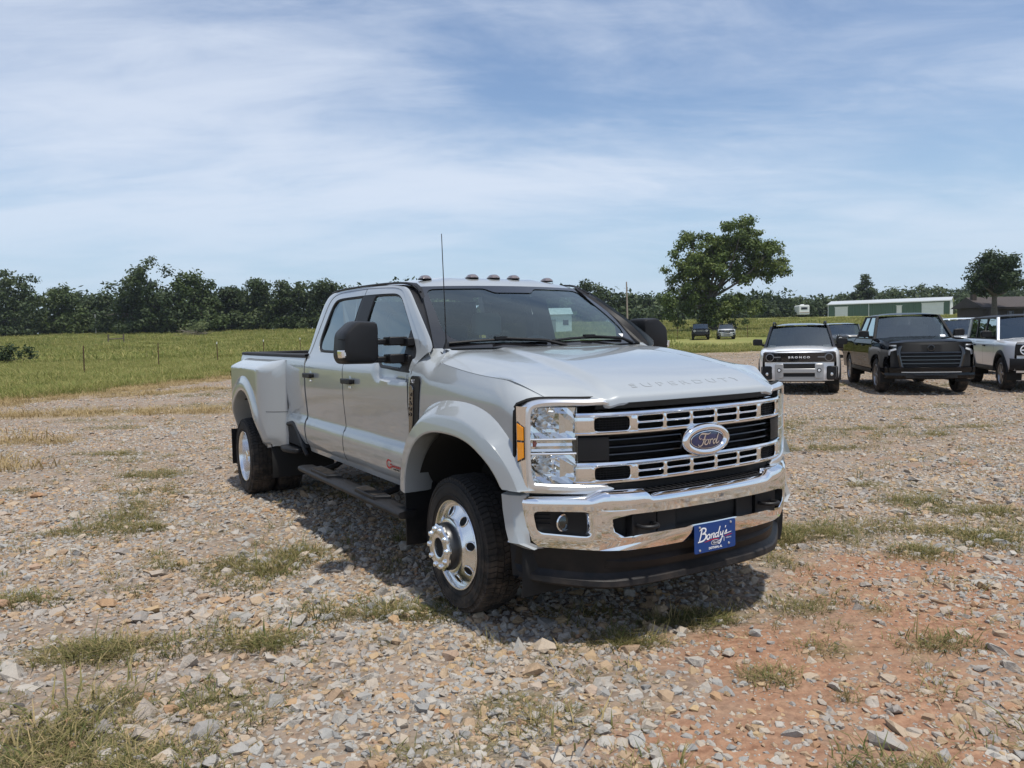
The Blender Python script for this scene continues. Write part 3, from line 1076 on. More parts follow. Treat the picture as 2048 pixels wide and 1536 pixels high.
# ---- cab interior
fl_ = MB().box((-1.8, 0, .78), (2.4, 1.8, .06)).box((-2.97, 0, 1.15), (.04, 1.78, .75))
fl_.build('cab_floor', INTERD, T)
rows = [[(x, y, 2.0 + .045 * (1 - (y / .7) ** 2)) for x in (-1.25, -1.6, -2.2, -2.9)] for y in np.linspace(-.70, .70, 9)]
MB().grid(np.array(rows)).build('headliner', HEADL, T)
m = MB()
rows = []
for y in np.linspace(-.86, .86, 15):
    rows.append([(ws_bx(y) - .06, y, 1.515), (-.85, y, 1.50 - .01 * abs(y)), (-1.0, y, 1.47), (-1.06, y, 1.38), (-1.02, y, 1.10)])
m.grid(np.array(rows)).build('dashboard', INTERD, T, sharp=30)
for y in (-.40, .40):
    m = MB()
    for x0, z0, zr, wd, nm_ in ((-1.75, .98, 1.02, .54, 0),):
        rows = []
        for a in np.linspace(-1, 1, 9):
            k = 1 - .12 * abs(a) ** 3
            rows.append([(x0 + .28, y + a * wd / 2, .86), (x0 + .30, y + a * wd / 2, 1.05 * k + .02), (x0 - .15, y + a * wd / 2, 1.06 * k), (x0 - .20, y + a * wd / 2 * .96, 1.12), (x0 - .27 + .02 * abs(a), y + a * wd / 2 * .92, 1.40), (x0 - .33, y + a * wd / 2 * .8, 1.60 * (1 - .01 * a * a)), (x0 - .42, y + a * wd / 2 * .8, 1.60), (x0 - .36, y + a * wd / 2 * .9, 1.0)])
        m.grid(np.array(rows))
        m.poly(rows[0]).poly(rows[-1])
    st = m.build('front_seat', INTER, T, sharp=50)
    hr = MB()
    rows = [[(-2.10 + a * k, y + b * k, 1.725 + z) for a, b in round_poly([(-.05, -.14), (.05, -.14), (.05, .14), (-.05, .14)], .04)] for z, k in ((-.10, .85), (-.08, 1), (.05, 1), (.09, .85), (.10, .5))]
    hr.grid(np.array(rows), cv=True).poly(rows[-1])
    hr.tube([(-2.10, y - .06, 1.58), (-2.10, y - .06, 1.66)], .008, 6).tube([(-2.10, y + .06, 1.58), (-2.10, y + .06, 1.66)], .008, 6)
    hr.build('head_restraint', INTER, st)
m = MB()
m.box((-2.65, 0, 1.0), (.5, 1.5, .16)).box((-2.90, 0, 1.28), (.14, 1.5, .55), rot=None)
for y in (-.5, 0, .5):
    m.box((-2.92, y, 1.64), (.10, .26, .18))
m.build('rear_bench', INTER, T, bevel=.03, seg=3)
m = MB()
c_ = np.array([-1.22, .40, 1.425])
tilt = Matrix.Rotation(R(-25), 3, 'Y')
ringp = [c_ + np.array(tilt @ Vector((0, .19 * math.cos(a), .19 * math.sin(a)))) for a in np.linspace(0, 2 * math.pi, 33)]
m.tube(ringp, .016, 8, caps=False)
for a in (0, math.pi, -math.pi / 2):
    m.tube([c_, c_ + np.array(tilt @ Vector((0, .18 * math.cos(a), .18 * math.sin(a))))], .018, 6)
m.tube([c_, c_ + np.array([.22, 0, -.06])], .035, 8)
m.lathe([(.001, -.03), (.06, -.028), (.07, 0)], tuple(c_), 'x', 16)
m.build('steering_wheel', INTERD, T)
m = MB()
m.prism(round_poly([(-.12, -.03), (.12, -.03), (.12, .035), (-.12, .035)], .02), lambda a, b: (-1.20, a, 1.90 + b), lambda a, b: (-1.235, a, 1.90 + b))
m.tube([(-1.21, 0, 1.91), (-1.16, 0, 1.965)], .012, 6)
m.build('interior_mirror', INTERD, T, bevel=.004)
# rear window of the cab
m = MB()
m.grid(np.array([[(-3.03 + .10 * t, y * (1 - .12 * t), 1.50 + .46 * t) for t in (0, .5, 1)] for y in np.linspace(-.85, .85, 7)]))
m.build('rear_window', DARKGLASS, T)
MB().grid(np.array([[(-3.035, y, .62), (-3.035, y, 1.50)] for y in (-.93, .93)])).build('cab_back', PAINT, T)

# ---- bed
m = MB().box((-4.31, 0, .96), (2.56, 1.77, .03)).box((-3.045, 0, 1.21), (.04, 1.80, .50)).box((-5.56, 0, 1.21), (.03, 1.72, .50))
for s in (-1, 1):
    m.box((-4.47, s * .72, 1.08), (1.1, .32, .24))
m.build('bed_box', LINER, T)
MB().box((-5.60, 0, 1.19), (.05, 1.76, .55)).build('tailgate', PAINT, T, bevel=.015)
MB().box((-5.60, 0, 1.475), (.09, 1.78, .022)).build('tailgate_cap', LINER, T, bevel=.006)
MB().box((-3.05, 0, 1.475), (.05, 1.78, .022)).build('bed_front_cap', LINER, T, bevel=.006)
for s in (-1, 1):
    MB().box((-5.585, s * .935, 1.20), (.07, .10, .42)).build('tail_lamp', REDLENS, T, bevel=.015)
m = MB()
rows = [[(-5.72 + .10 * (abs(y) / .95) ** 4 + a, y, z) for a, z in ((.10, .74), (0, .735), (-.01, .64), (.03, .58))] for y in np.linspace(-.98, .98, 17)]
m.grid(np.array(rows)).build('rear_bumper', CHROME, T)
# ------------------------------------------------------------------ front end
xg = pchip([0, .30, .45, .60, .66, .72, .755, .80], [.985, .972, .955, .922, .900, .868, .845, .80])
XG = lambda y: float(xg(abs(y)))
grille = MB()
m = MB()
m.grid(np.array([[(XG(y) - .13, y, z) for z in (.80, 1.0, 1.28)] for y in np.linspace(-.80, .80, 30)]))
m.grid(np.array([[(XG(y) - .14, y, 1.27), (XG(y) - .005, y, 1.262), (XG(y) - .02, y, 1.232)] for y in np.linspace(-.66, .66, 30)]))
m.grid(np.array([[(XG(y) - .14, y, .845), (XG(y) - .02, y, .842), (XG(y) - .03, y, .80), (XG(y) + .03, y, .785)] for y in np.linspace(-.66, .66, 30)]))
gr = m.build('grille', UNDER, T)
bulged = lambda z, z0, z1: .012 * (1 - ((z - (z0 + z1) / 2) / ((z1 - z0) / 2)) ** 2)
for nm_, z0, z1 in (('upper_bar', 1.098, 1.222), ('lower_bar', .848, .968)):
    m = MB()

    def fg(y, z, o):
        return (XG(y) + o - .012 * abs((z - (z0 + z1) / 2) / .06) ** 3, y, z)
    zm = (z0 + z1) / 2 - .004
    top, bot = z1 - .028, z0 + .018
    ed = np.linspace(-.452, .452, 6)
    for k in range(5):
        a, b = ed[k], ed[k + 1]
        for lo, hi, oo in ((zm, top, 0), (bot, zm, 0)):
            hole = round_poly([(a + .011, lo + .006), (b - .011, lo + .006), (b - .011, hi - .004), (a + .011, hi - .004)], .012, 4)
            ring_tile(m, fg, [(a, lo), (b, lo), (b, hi), (a, hi)], hole, .05, 48, .002)
    for sg in (-1, 1):
        a, b = sorted((sg * .452, sg * .70))
        lo_, hi_ = sorted((sg * .485, sg * .672))
        hole = round_poly([(lo_, bot + .004), (hi_, bot + .004), (hi_, top - .002), (lo_, top - .002)], .024, 4)
        ring_tile(m, fg, [(a, bot), (b, bot), (b, top), (a, top)], hole, .05, 56, .002)
        # chrome end piece
        m.grid(np.array([[fg(sg * y, z, 0) for z in np.linspace(bot, top, 8)] for y in np.linspace(.70, .758, 6)]))
        m.grid(np.array([[fg(sg * .758, z, o) for z in np.linspace(bot, top, 8)] for o in (0, -.08)]))
    ys_ = np.linspace(-.758, .758, 60)
    # rounded top and bottom edges of the bar
    m.grid(np.array([[fg(y, top, 0), (XG(y) + .006, y, top + .004), (XG(y) + .012, y, top + .012), (XG(y) + .008, y, z1 - .006), (XG(y) - .008, y, z1), (XG(y) - .06, y, z1 + .002)] for y in ys_]))
    m.grid(np.array([[fg(y, bot, 0), (XG(y) + .003, y, bot - .004), (XG(y) + .003, y, z0 + .006), (XG(y) - .006, y, z0), (XG(y) - .06, y, z0)] for y in ys_]))
    bar = m.build(nm_, CHROME, gr, sharp=30)
    # mesh in the end pockets
    for sg in (-1, 1):
        m = MB()
        for k in range(6):
            z = bot + (top - bot) * (k + .5) / 6
            m.tube([(XG(y) - .022, sg * y, z) for y in np.linspace(.48, .68, 6)], .0022, 4)
        for k in range(12):
            y = .487 + k * .0165
            m.tube([(XG(y) - .024, sg * y, bot), (XG(y) - .024, sg * y, top)], .0018, 4)
        tag(m.build('pocket_mesh', BLACK, bar), kind='stuff')
# dark slats between the bars
for z in (.995, 1.033, 1.071):
    m = MB()
    m.grid(np.array([[(XG(y) - .045, y, z + .010), (XG(y) - .020, y, z + .004), (XG(y) - .018, y, z - .001), (XG(y) - .045, y, z - .005)] for y in np.linspace(-.72, .72, 40)]))
    m.build('slat', GLOSSB, gr)
for sg in (-1, 1):
    m = MB()
    m.grid(np.array([[(XG(y) - o, sg * y, z) for z, o in ((.966, .02), (.972, .004), (1.03, .002), (1.09, .004), (1.098, .02))] for y in np.linspace(.60, .757, 10)]))
    m.build('grille_block', BLACK, gr)

# ---- oval badge
bz, by, bx = 1.035, 0.0, 1.012


def oval(ry, rz, x, n=64):
    return [(x + bx - .35 * (ry * math.cos(a)) ** 2, by + ry * math.cos(a), bz + rz * math.sin(a)) for a in np.linspace(0, 2 * math.pi, n, endpoint=False)]


m = MB()
m.grid(np.array([oval(.165, .080, -.05), oval(.172, .087, -.02), oval(.172, .086, -.004), oval(.163, .078, .008), oval(.140, .063, .010), oval(.127, .053, .002), oval(.125, .051, -.006)]), cv=True)
bd = m.build('badge', CHROME, T, sharp=50)
m = MB()
m.grid(np.array([oval(.126, .052, -.004), oval(.09, .038, .000), oval(.045, .02, .001), oval(.001, .001, .001)]), cv=True)
m.build('badge_field', BLUE, bd)
m = MB()
m.grid(np.array([oval(.121, .0475, .000), oval(.118, .045, .0006)]), cv=True)
fb = lambda u, v, o: (bx + .003 - .35 * u * u + o, by + u, bz + v)
# script letters drawn as pen strokes; u runs to the truck's left
ribbon(m, [(-.060, .026), (-.046, .034), (-.020, .032), (.0, .030), (.018, .036)], [.003, .009, .007, .003], fb)
ribbon(m, [(-.060, .026), (-.066, .016), (-.058, .006), (-.047, .010)], [.004, .006, .003], fb)
ribbon(m, [(-.018, .030), (-.028, .010), (-.038, -.014), (-.050, -.029), (-.068, -.030), (-.074, -.020)], [.008, .008, .007, .005, .003], fb)
ribbon(m, [(-.046, .001), (-.030, .004), (-.016, .002)], [.003, .006, .003], fb)
ribbon(m, [(-.012, .000), (-.024, -.010), (-.026, -.022), (-.014, -.026), (-.002, -.016), (.0, -.003), (-.010, .002)], [.004, .008, .006, .007, .004], fb)
ribbon(m, [(.0, -.002), (.012, .000), (.014, -.006), (.008, -.026)], [.003, .005, .008, .007], fb)
ribbon(m, [(.010, -.014), (.020, -.002), (.030, .001), (.032, -.005)], [.004, .005, .007, .004], fb)
ribbon(m, [(.058, -.002), (.044, -.003), (.036, -.014), (.040, -.025), (.050, -.020), (.060, -.004)], [.005, .007, .007, .006, .004], fb)
ribbon(m, [(.080, .030), (.072, .014), (.062, -.010), (.062, -.024), (.076, -.020), (.082, -.012)], [.004, .008, .007, .007, .003], fb)
m.build('badge_script', CHROME, bd)

# ---- headlights
for s in (-1, 1):
    hx = lambda y: float(pchip([.55, .64, .76, .86, .93, .97, 1.0], [.930, .900, .842, .778, .728, .695, .645])(y))
    # C-shaped bezel: outline in (y,z), outer and inner, swept as a strip with a bevelled face
    outl = crom([(.595, 1.262), (.62, 1.285), (.70, 1.288), (.86, 1.292), (.925, 1.285), (.960, 1.262), (.970, 1.22), (.973, 1.05), (.973, .90), (.965, .815), (.96, .808), (.80, .800), (.66, .795), (.595, .795), (.575, .815)], 5)
    inl = crom([(.605, 1.256), (.63, 1.254), (.72, 1.254), (.86, 1.254), (.925, 1.245), (.945, 1.225), (.948, 1.19), (.95, 1.05), (.948, .92), (.935, .872), (.925, .862), (.80, .853), (.70, .850), (.62, .846), (.585, .830)], 5)
    outl, inl = arclen(outl, 70), arclen(inl, 70)
    inl[:, 0] = np.where(inl[:, 0] > .93, inl[:, 0] - .004, inl[:, 0])
    rows = []
    for (oy, oz), (iy, iz) in zip(outl, inl):
        row = []
        for t, dx in ((0, -.06), (0.0, -.012), (.12, .004), (.45, .012), (.85, .010), (1, .002), (1, -.05)):
            y, z = oy + (iy - oy) * t, oz + (iz - oz) * t
            xx = hx(min(y, .99)) + dx
            if t == 0 and dx < -.05:
                xx = hx(min(y, .99)) - .06
            row.append((xx, s * y, z))
        rows.append(row)
    bez = MB().grid(np.array(rows)).build('headlamp_bezel', SATIN, T, sharp=24)
    # chrome side return with the amber strip
    m = MB()
    m.grid(np.array([[(x, s * y, z) for x, y in ((.712, .958), (.700, .972), (.682, .981), (.645, .984))] for z in np.linspace(.815, 1.255, 10)]))
    m.build('bezel_side', CHROME, bez)
    for z0, z1 in ((1.083, 1.168), (.975, 1.072)):
        ch0, ch1 = (.0, .02) if z0 > 1.07 else (.02, .0)
        m = MB()
        pl = round_poly([(0, z0), (1, z0 + ch0), (1, z1 - ch1), (0, z1)], .004, 3)
        fa = lambda a, b, o: (.698 - .040 * (1 - a) + o * .5, s * (.973 + .011 * (1 - a) + o), b)
        m.prism(pl, lambda a, b: fa(a, b, .008), lambda a, b: fa(a, b, -.004))
        m.build('amber_marker', AMBER, bez, bevel=.002)
    m = MB()
    pl = round_poly([(-.12, .965), (1.12, .985), (1.12, 1.152), (-.12, 1.178)], .01, 3)
    m.prism(pl, lambda a, b: fa(a, b, .003), lambda a, b: fa(a, b, -.006))
    m.build('marker_frame', GLOSSB, bez)
    # lamp unit: chrome bowls behind a clear cover
    m = MB()
    m.grid(np.array([[(hx(y) - .10, s * y, z) for z in (.855, 1.05, 1.25)] for y in np.linspace(.745, .95, 5)]))
    for y_ in (.748, .948):
        m.grid(np.array([[(hx(y_) - o, s * y_, z) for z in (.855, 1.25)] for o in (0, .10)]))
    for z_ in (.856, 1.25):
        m.grid(np.array([[(hx(y) - o, s * y, z_) for y in np.linspace(.748, .948, 5)] for o in (0, .10)]))
    hl = m.build('headlamp', SATIN, T, sharp=20)
    rg = np.random.default_rng(3)
    for zc, h_ in ((1.165, .082), (.935, .078)):
        m = MB()
        rows = []
        ny, nz = 7, 6
        for i, a in enumerate(np.linspace(-1, 1, ny)):
            row = []
            for j, b in enumerate(np.linspace(-1, 1, nz)):
                y = .846 + .094 * a
                z = zc + h_ * b
                d = .090 * max(0, 1 - (a - .15) ** 2 * .9 - b * b * .8)
                row.append((hx(y) - .012 - d + (.010 if (i + j) % 2 else -.004) + rg.normal(0, .004), s * y, z))
            rows.append(row)
        m.grid(np.array(rows))
        m.build('reflector_bowl', CHROME, hl, smooth=False)
        m = MB().lathe([(.001, .035), (.018, .033), (.024, .02), (.026, -.02)], (hx(.862) - .075, s * .868, zc - .005), 'x', 16)
        m.build('bulb_shield', SATIN, hl)
        # inner bright vane beside the grille
        m = MB()
        m.grid(np.array([[(hx(.76) - .01 - .06 * t, s * (.752 + .055 * t), zc + h_ * (b * (1 - .25 * t))) for t in (0, .35, .7, 1)] for b in np.linspace(-1, 1, 7)]))
        m.build('reflector_vane', CHROME, hl)
    m = MB()
    m.grid(np.array([[(hx(y) - .03 + .01 * math.cos(k), s * y, z) for k, z in ((0, 1.022), (1, 1.035), (0, 1.05), (1, 1.065), (0, 1.078))] for y in np.linspace(.76, .94, 9)]))
    m.build('signal_reflector', CHROME, hl, smooth=False)
    MB().lathe([(.001, .02), (.016, .016), (.022, 0)], (hx(.80) - .022, s * .80, 1.05), 'x', 14).build('signal_bulb', LENS, hl)
    MB().box((hx(.92) - .02, s * .915, 1.062), (.008, .03, .03)).build('side_reflex', REDLENS, hl)
    for z_ in (1.012, 1.086):
        m = MB().tube([(hx(y) - .004, s * y, z_) for y in np.linspace(.752, .945, 8)], .006, 6)
        m.build('lamp_divider', SATIN, hl)
    m = MB().grid(np.array([[(hx(y) + .001, s * y, z) for z in np.linspace(.858, 1.25, 6)] for y in np.linspace(.747, .947, 10)]))
    m.build('lamp_cover', LENS, hl)
    # black gap round the lamp
    m = MB().tube([(hx(min(y, .99)) - .045 - (.02 if y > .95 else 0), s * (y + .012), z) for y, z in outl], .012, 6)
    m.build('lamp_gap', GAP, bez)

# ---- chrome bumper
xb_ = pchip([0, .30, .50, .60, .66, .80, .90, .96, 1.0, 1.02], [1.065, 1.055, 1.030, 1.0, .966, .862, .780, .725, .675, .61])


def fbm(y, z, o):
    z0 = float(np.interp(z, [.50, .56, .64, .70, .76], [-.035, -.010, .0, .0, .004]))
    return (float(xb_(min(abs(y), 1.02))) + z0 + o, y, z)


m = MB()
zt = lambda y: .825 - .028 * np.clip((abs(y) - .66) / .06, 0, 1) - .026 * np.clip((.455 - abs(y)) / .03, 0, 1)
ys_ = np.r_[np.linspace(-1.02, -.74, 22), np.linspace(-.72, -.64, 6), np.linspace(-.62, -.48, 5), np.linspace(-.46, -.42, 5), np.linspace(-.38, .38, 16), np.linspace(.42, .46, 5), np.linspace(.48, .62, 5), np.linspace(.64, .72, 6), np.linspace(.74, 1.02, 22)]
TOPB = .728
rows = []
for y in ys_:
    t = float(zt(y))
    x = float(xb_(abs(y)))
    rows.append([(x - .13, y, t - .012), (x - .07, y, t), (x - .025, y, t - .004), (x - .004, y, t - .016), (x + .004, y, t - .034), (x + .003, y, TOPB + .02), fbm(y, TOPB, 0)])
m.grid(np.array(rows))
BOTB = .525
zb_ = lambda y: BOTB + .022 * np.clip((abs(y) - .60) / .4, 0, 1) + .0 * y


def split_tile(a, b, hole, n=60, dep=.06):
    ring_tile(m, fbm, [(a, .50), (b, .50), (b, TOPB), (a, TOPB)] if False else [(y, .512 + .03 * np.clip((abs(y) - .62) / .4, 0, 1)) for y in np.linspace(a, b, 12)] + [(b, TOPB), (a, TOPB)], hole, dep, n)


for sg in (-1, 1):
    h_ = round_poly([(sg * .716, .590), (sg * .935, .612), (sg * .950, .722), (sg * .724, .720)], .03, 5)
    a, b = sorted((sg * .68, sg * 1.02))
    split_tile(a, b, h_)
h_ = round_poly([(-.62, .590), (-.43, .575), (-.32, .60), (.32, .60), (.43, .575), (.62, .590), (.64, .70), (-.64, .70)], [.05, .04, .04, .04, .04, .05, .05, .05], 5)
split_tile(-.68, .68, h_, 120)
# bottom return
m.grid(np.array([[fbm(y, .512 + .03 * np.clip((abs(y) - .62) / .4, 0, 1), 0), fbm(y, .508 + .03 * np.clip((abs(y) - .62) / .4, 0, 1), -.05)] for y in np.linspace(-1.02, 1.02, 60)]))
bump = m.build('front_bumper', CHROME, T, sharp=34)
# step pad on top of the bumper
m = MB()
m.grid(np.array([[(float(xb_(abs(y))) - .15, y, .80), (float(xb_(abs(y))) - .07, y, .803), (float(xb_(abs(y))) - .035, y, .801)] for y in np.linspace(-.43, .43, 20)]))
for k in range(22):
    y = -.41 + k * .82 / 21
    m.box((float(xb_(abs(y))) - .095, y, .806), (.09, .014, .006))
m.build('bumper_pad', BLACK, bump)
# dark pockets behind the openings
m = MB()
m.grid(np.array([[fbm(y, z, -.075) for z in (.56, .64, .73)] for y in np.linspace(-.68, .68, 20)]))
m.build('bumper_opening', UNDER, bump)
for sg in (-1, 1):
    m = MB()
    m.grid(np.array([[fbm(sg * y, z, -.045) for z in (.58, .66, .735)] for y in np.linspace(.70, .975, 12)]))
    for z in (.650, .675, .695):
        m.tube([fbm(sg * y, z, -.040) for y in np.linspace(.87, .935, 5)], .005, 5)
    pk = m.build('fog_pocket', BLACK, bump)
    c0 = fbm(sg * .815, .658, -.045)
    m = MB().lathe([(.044, -.002), (.046, .008), (.040, .012), (.036, .004), (.02, -.012), (.001, -.016)], c0, 'x', 20)
    fgl = m.build('fog_lamp', CHROME, bump)
    m = MB().lathe([(.040, .010), (.025, .016), (.001, .018)], c0, 'x', 20)
    m.build('fog_lens', LENS, fgl)
    # tow hook and its bracket
    m = MB()
    y0 = sg * .45
    m.box((.985, y0, .635), (.05, .16, .12))
    m.tube(crom([(.97, y0 - .045, .635), (1.055, y0 - .048, .637), (1.085, y0, .638), (1.055, y0 + .048, .637), (.97, y0 + .045, .635)], 5), .0115, 8)
    m.build('tow_hook', BLACK, bump, bevel=.004)
    m = MB().box((.97, sg * .29, .64), (.06, .13, .13))
    m.build('bumper_bracket', BLACK, bump, bevel=.006)
# air dam
m = MB()
rows = []
for y in np.linspace(-.985, .985, 50):
    x = float(xb_(abs(y)))
    k = abs(y)
    bot_ = .305 + .05 * np.clip((k - .55) / .45, 0, 1) ** 2
    rows.append([(x - .07, y, .53), (x - .085, y, .47), (x - .10, y, bot_ + .075), (x - .085, y, bot_ + .055), (x - .062, y, bot_ + .040), (x - .058, y, bot_ + .012), (x - .075, y, bot_), (x - .12, y, bot_ + .005), (x - .14, y, .53)])
m.grid(np.array(rows))
dam = m.build('air_dam', BLACK, T, sharp=24)
m = MB()
rows = []
for y in np.linspace(-.62, .62, 30):
    x = float(xb_(abs(y)))
    k = 1 - (abs(y) / .62) ** 4
    rows.append([(x - .088, y, .455), (x - .084 + .02 * k, y, .450 - .02 * k), (x - .090 + .012 * k, y, .415 - .02 * k), (x - .096, y, .41)])
m.grid(np.array(rows)).build('dam_ridge', BLACK, dam)
# number plate holder and dealer plate
m = MB().box((1.045, 0, .53), (.02, .20, .12))
hold = m.build('plate_holder', BLACK, bump, bevel=.004)
m = MB()
m.prism(round_poly([(-.1525, -.0775), (.1525, -.0775), (.1525, .0775), (-.1525, .0775)], .012, 4), lambda a, b: (1.0605, a, .517 + b), lambda a, b: (1.0575, a, .517 + b))
plate = m.build('dealer_plate', PLATEBLUE, T)
fp = lambda u, v, o: (1.0618 + o, u, .517 + v)
m = MB()
S_ = lambda pts, w_: ribbon(m, [(a * 1.0, b) for a, b in pts], w_, fp)
# flowing dealer script: B o n d y ' s
S_([(-.098, .052), (-.106, .02), (-.118, -.014)], [.008, .009, .007])
S_([(-.116, .044), (-.095, .055), (-.072, .050), (-.074, .034), (-.098, .024)], [.005, .008, .009, .006])
S_([(-.098, .024), (-.074, .022), (-.070, .004), (-.090, -.012), (-.128, -.016)], [.006, .009, .009, .007])
S_([(-.046, .018), (-.060, .010), (-.062, -.006), (-.050, -.008), (-.040, .006), (-.046, .018)], [.006, .008, .007])
S_([(-.040, .010), (-.026, .016), (-.024, .018), (-.034, -.008)], [.004, .006, .007, .006])
S_([(-.030, .004), (-.014, .018), (-.008, .014), (-.016, -.004), (-.006, -.004)], [.004, .006, .007, .005])
S_([(.020, .018), (.004, .014), (-.002, -.002), (.010, -.004), (.022, .012)], [.005, .007, .006])
S_([(.036, .050), (.024, .018), (.018, -.004), (.030, -.002)], [.006, .008, .006])
S_([(.040, .020), (.036, .004), (.048, .004), (.060, .022)], [.006, .007, .006])
S_([(.060, .022), (.050, -.008), (.038, -.034), (.028, -.044), (.024, -.034), (.060, -.008)], [.006, .007, .006, .005, .003])
S_([(.078, .048), (.074, .036)], [.007, .004])
S_([(.066, .002), (.084, .024), (.080, .006), (.070, .002), (.120, .010)], [.004, .006, .006, .006, .003])
m.build('plate_script', WHITE, plate)
m = MB()
S_([(-.080, -.022), (-.02, -.014), (.03, -.016)], [.002, .005, .002])
S_([(.07, -.010), (.10, -.006), (.125, -.003)], [.002, .004, .002])
m.build('plate_swoosh', REDP, plate)
m = MB()
m.add([fp(-.002 + .030 * math.cos(a), -.033 + .014 * math.sin(a), -.0004) for a in np.linspace(0, 2 * math.pi, 24, endpoint=False)], [tuple(range(24))])
m.build('plate_oval', WHITE, plate)
m = MB()
m.add([fp(-.002 + .0275 * math.cos(a), -.033 + .012 * math.sin(a), .0) for a in np.linspace(0, 2 * math.pi, 24, endpoint=False)], [tuple(range(24))])
m.build('plate_oval_field', BLUE, plate)
text_part('plate_lettering', 'Ford', .018, lambda u, v, w_: fp(-.002 + u, -.034 + v, .0006 + w_), WHITE, plate, extrude=.0002, shear=.3)
text_part('plate_lettering', 'LINCOLN', .0095, lambda u, v, w_: fp(.098 + u, -.020 + v + .0 * u, .0002 + w_), WHITE, plate, extrude=.0002)
text_part('plate_lettering', 'DOTHAN, AL', .0165, lambda u, v, w_: fp(.0 + u, -.060 + v, .0002 + w_), WHITE, plate, extrude=.0002, bold=.0006)
m = MB().box(fp(.064, -.024, .0), (.001, .003, .024))
m.build('plate_rule', WHITE, plate)
for u, v in ((-.115, -.062), (.10, -.052), (-.115, .062), (.115, .062)):
    MB().lathe([(.007, 0), (.006, .003), (.001, .004)], fp(u, v, 0), 'x', 10).build('plate_screw', SATIN, plate)

# ---- wheels
TYR = .403


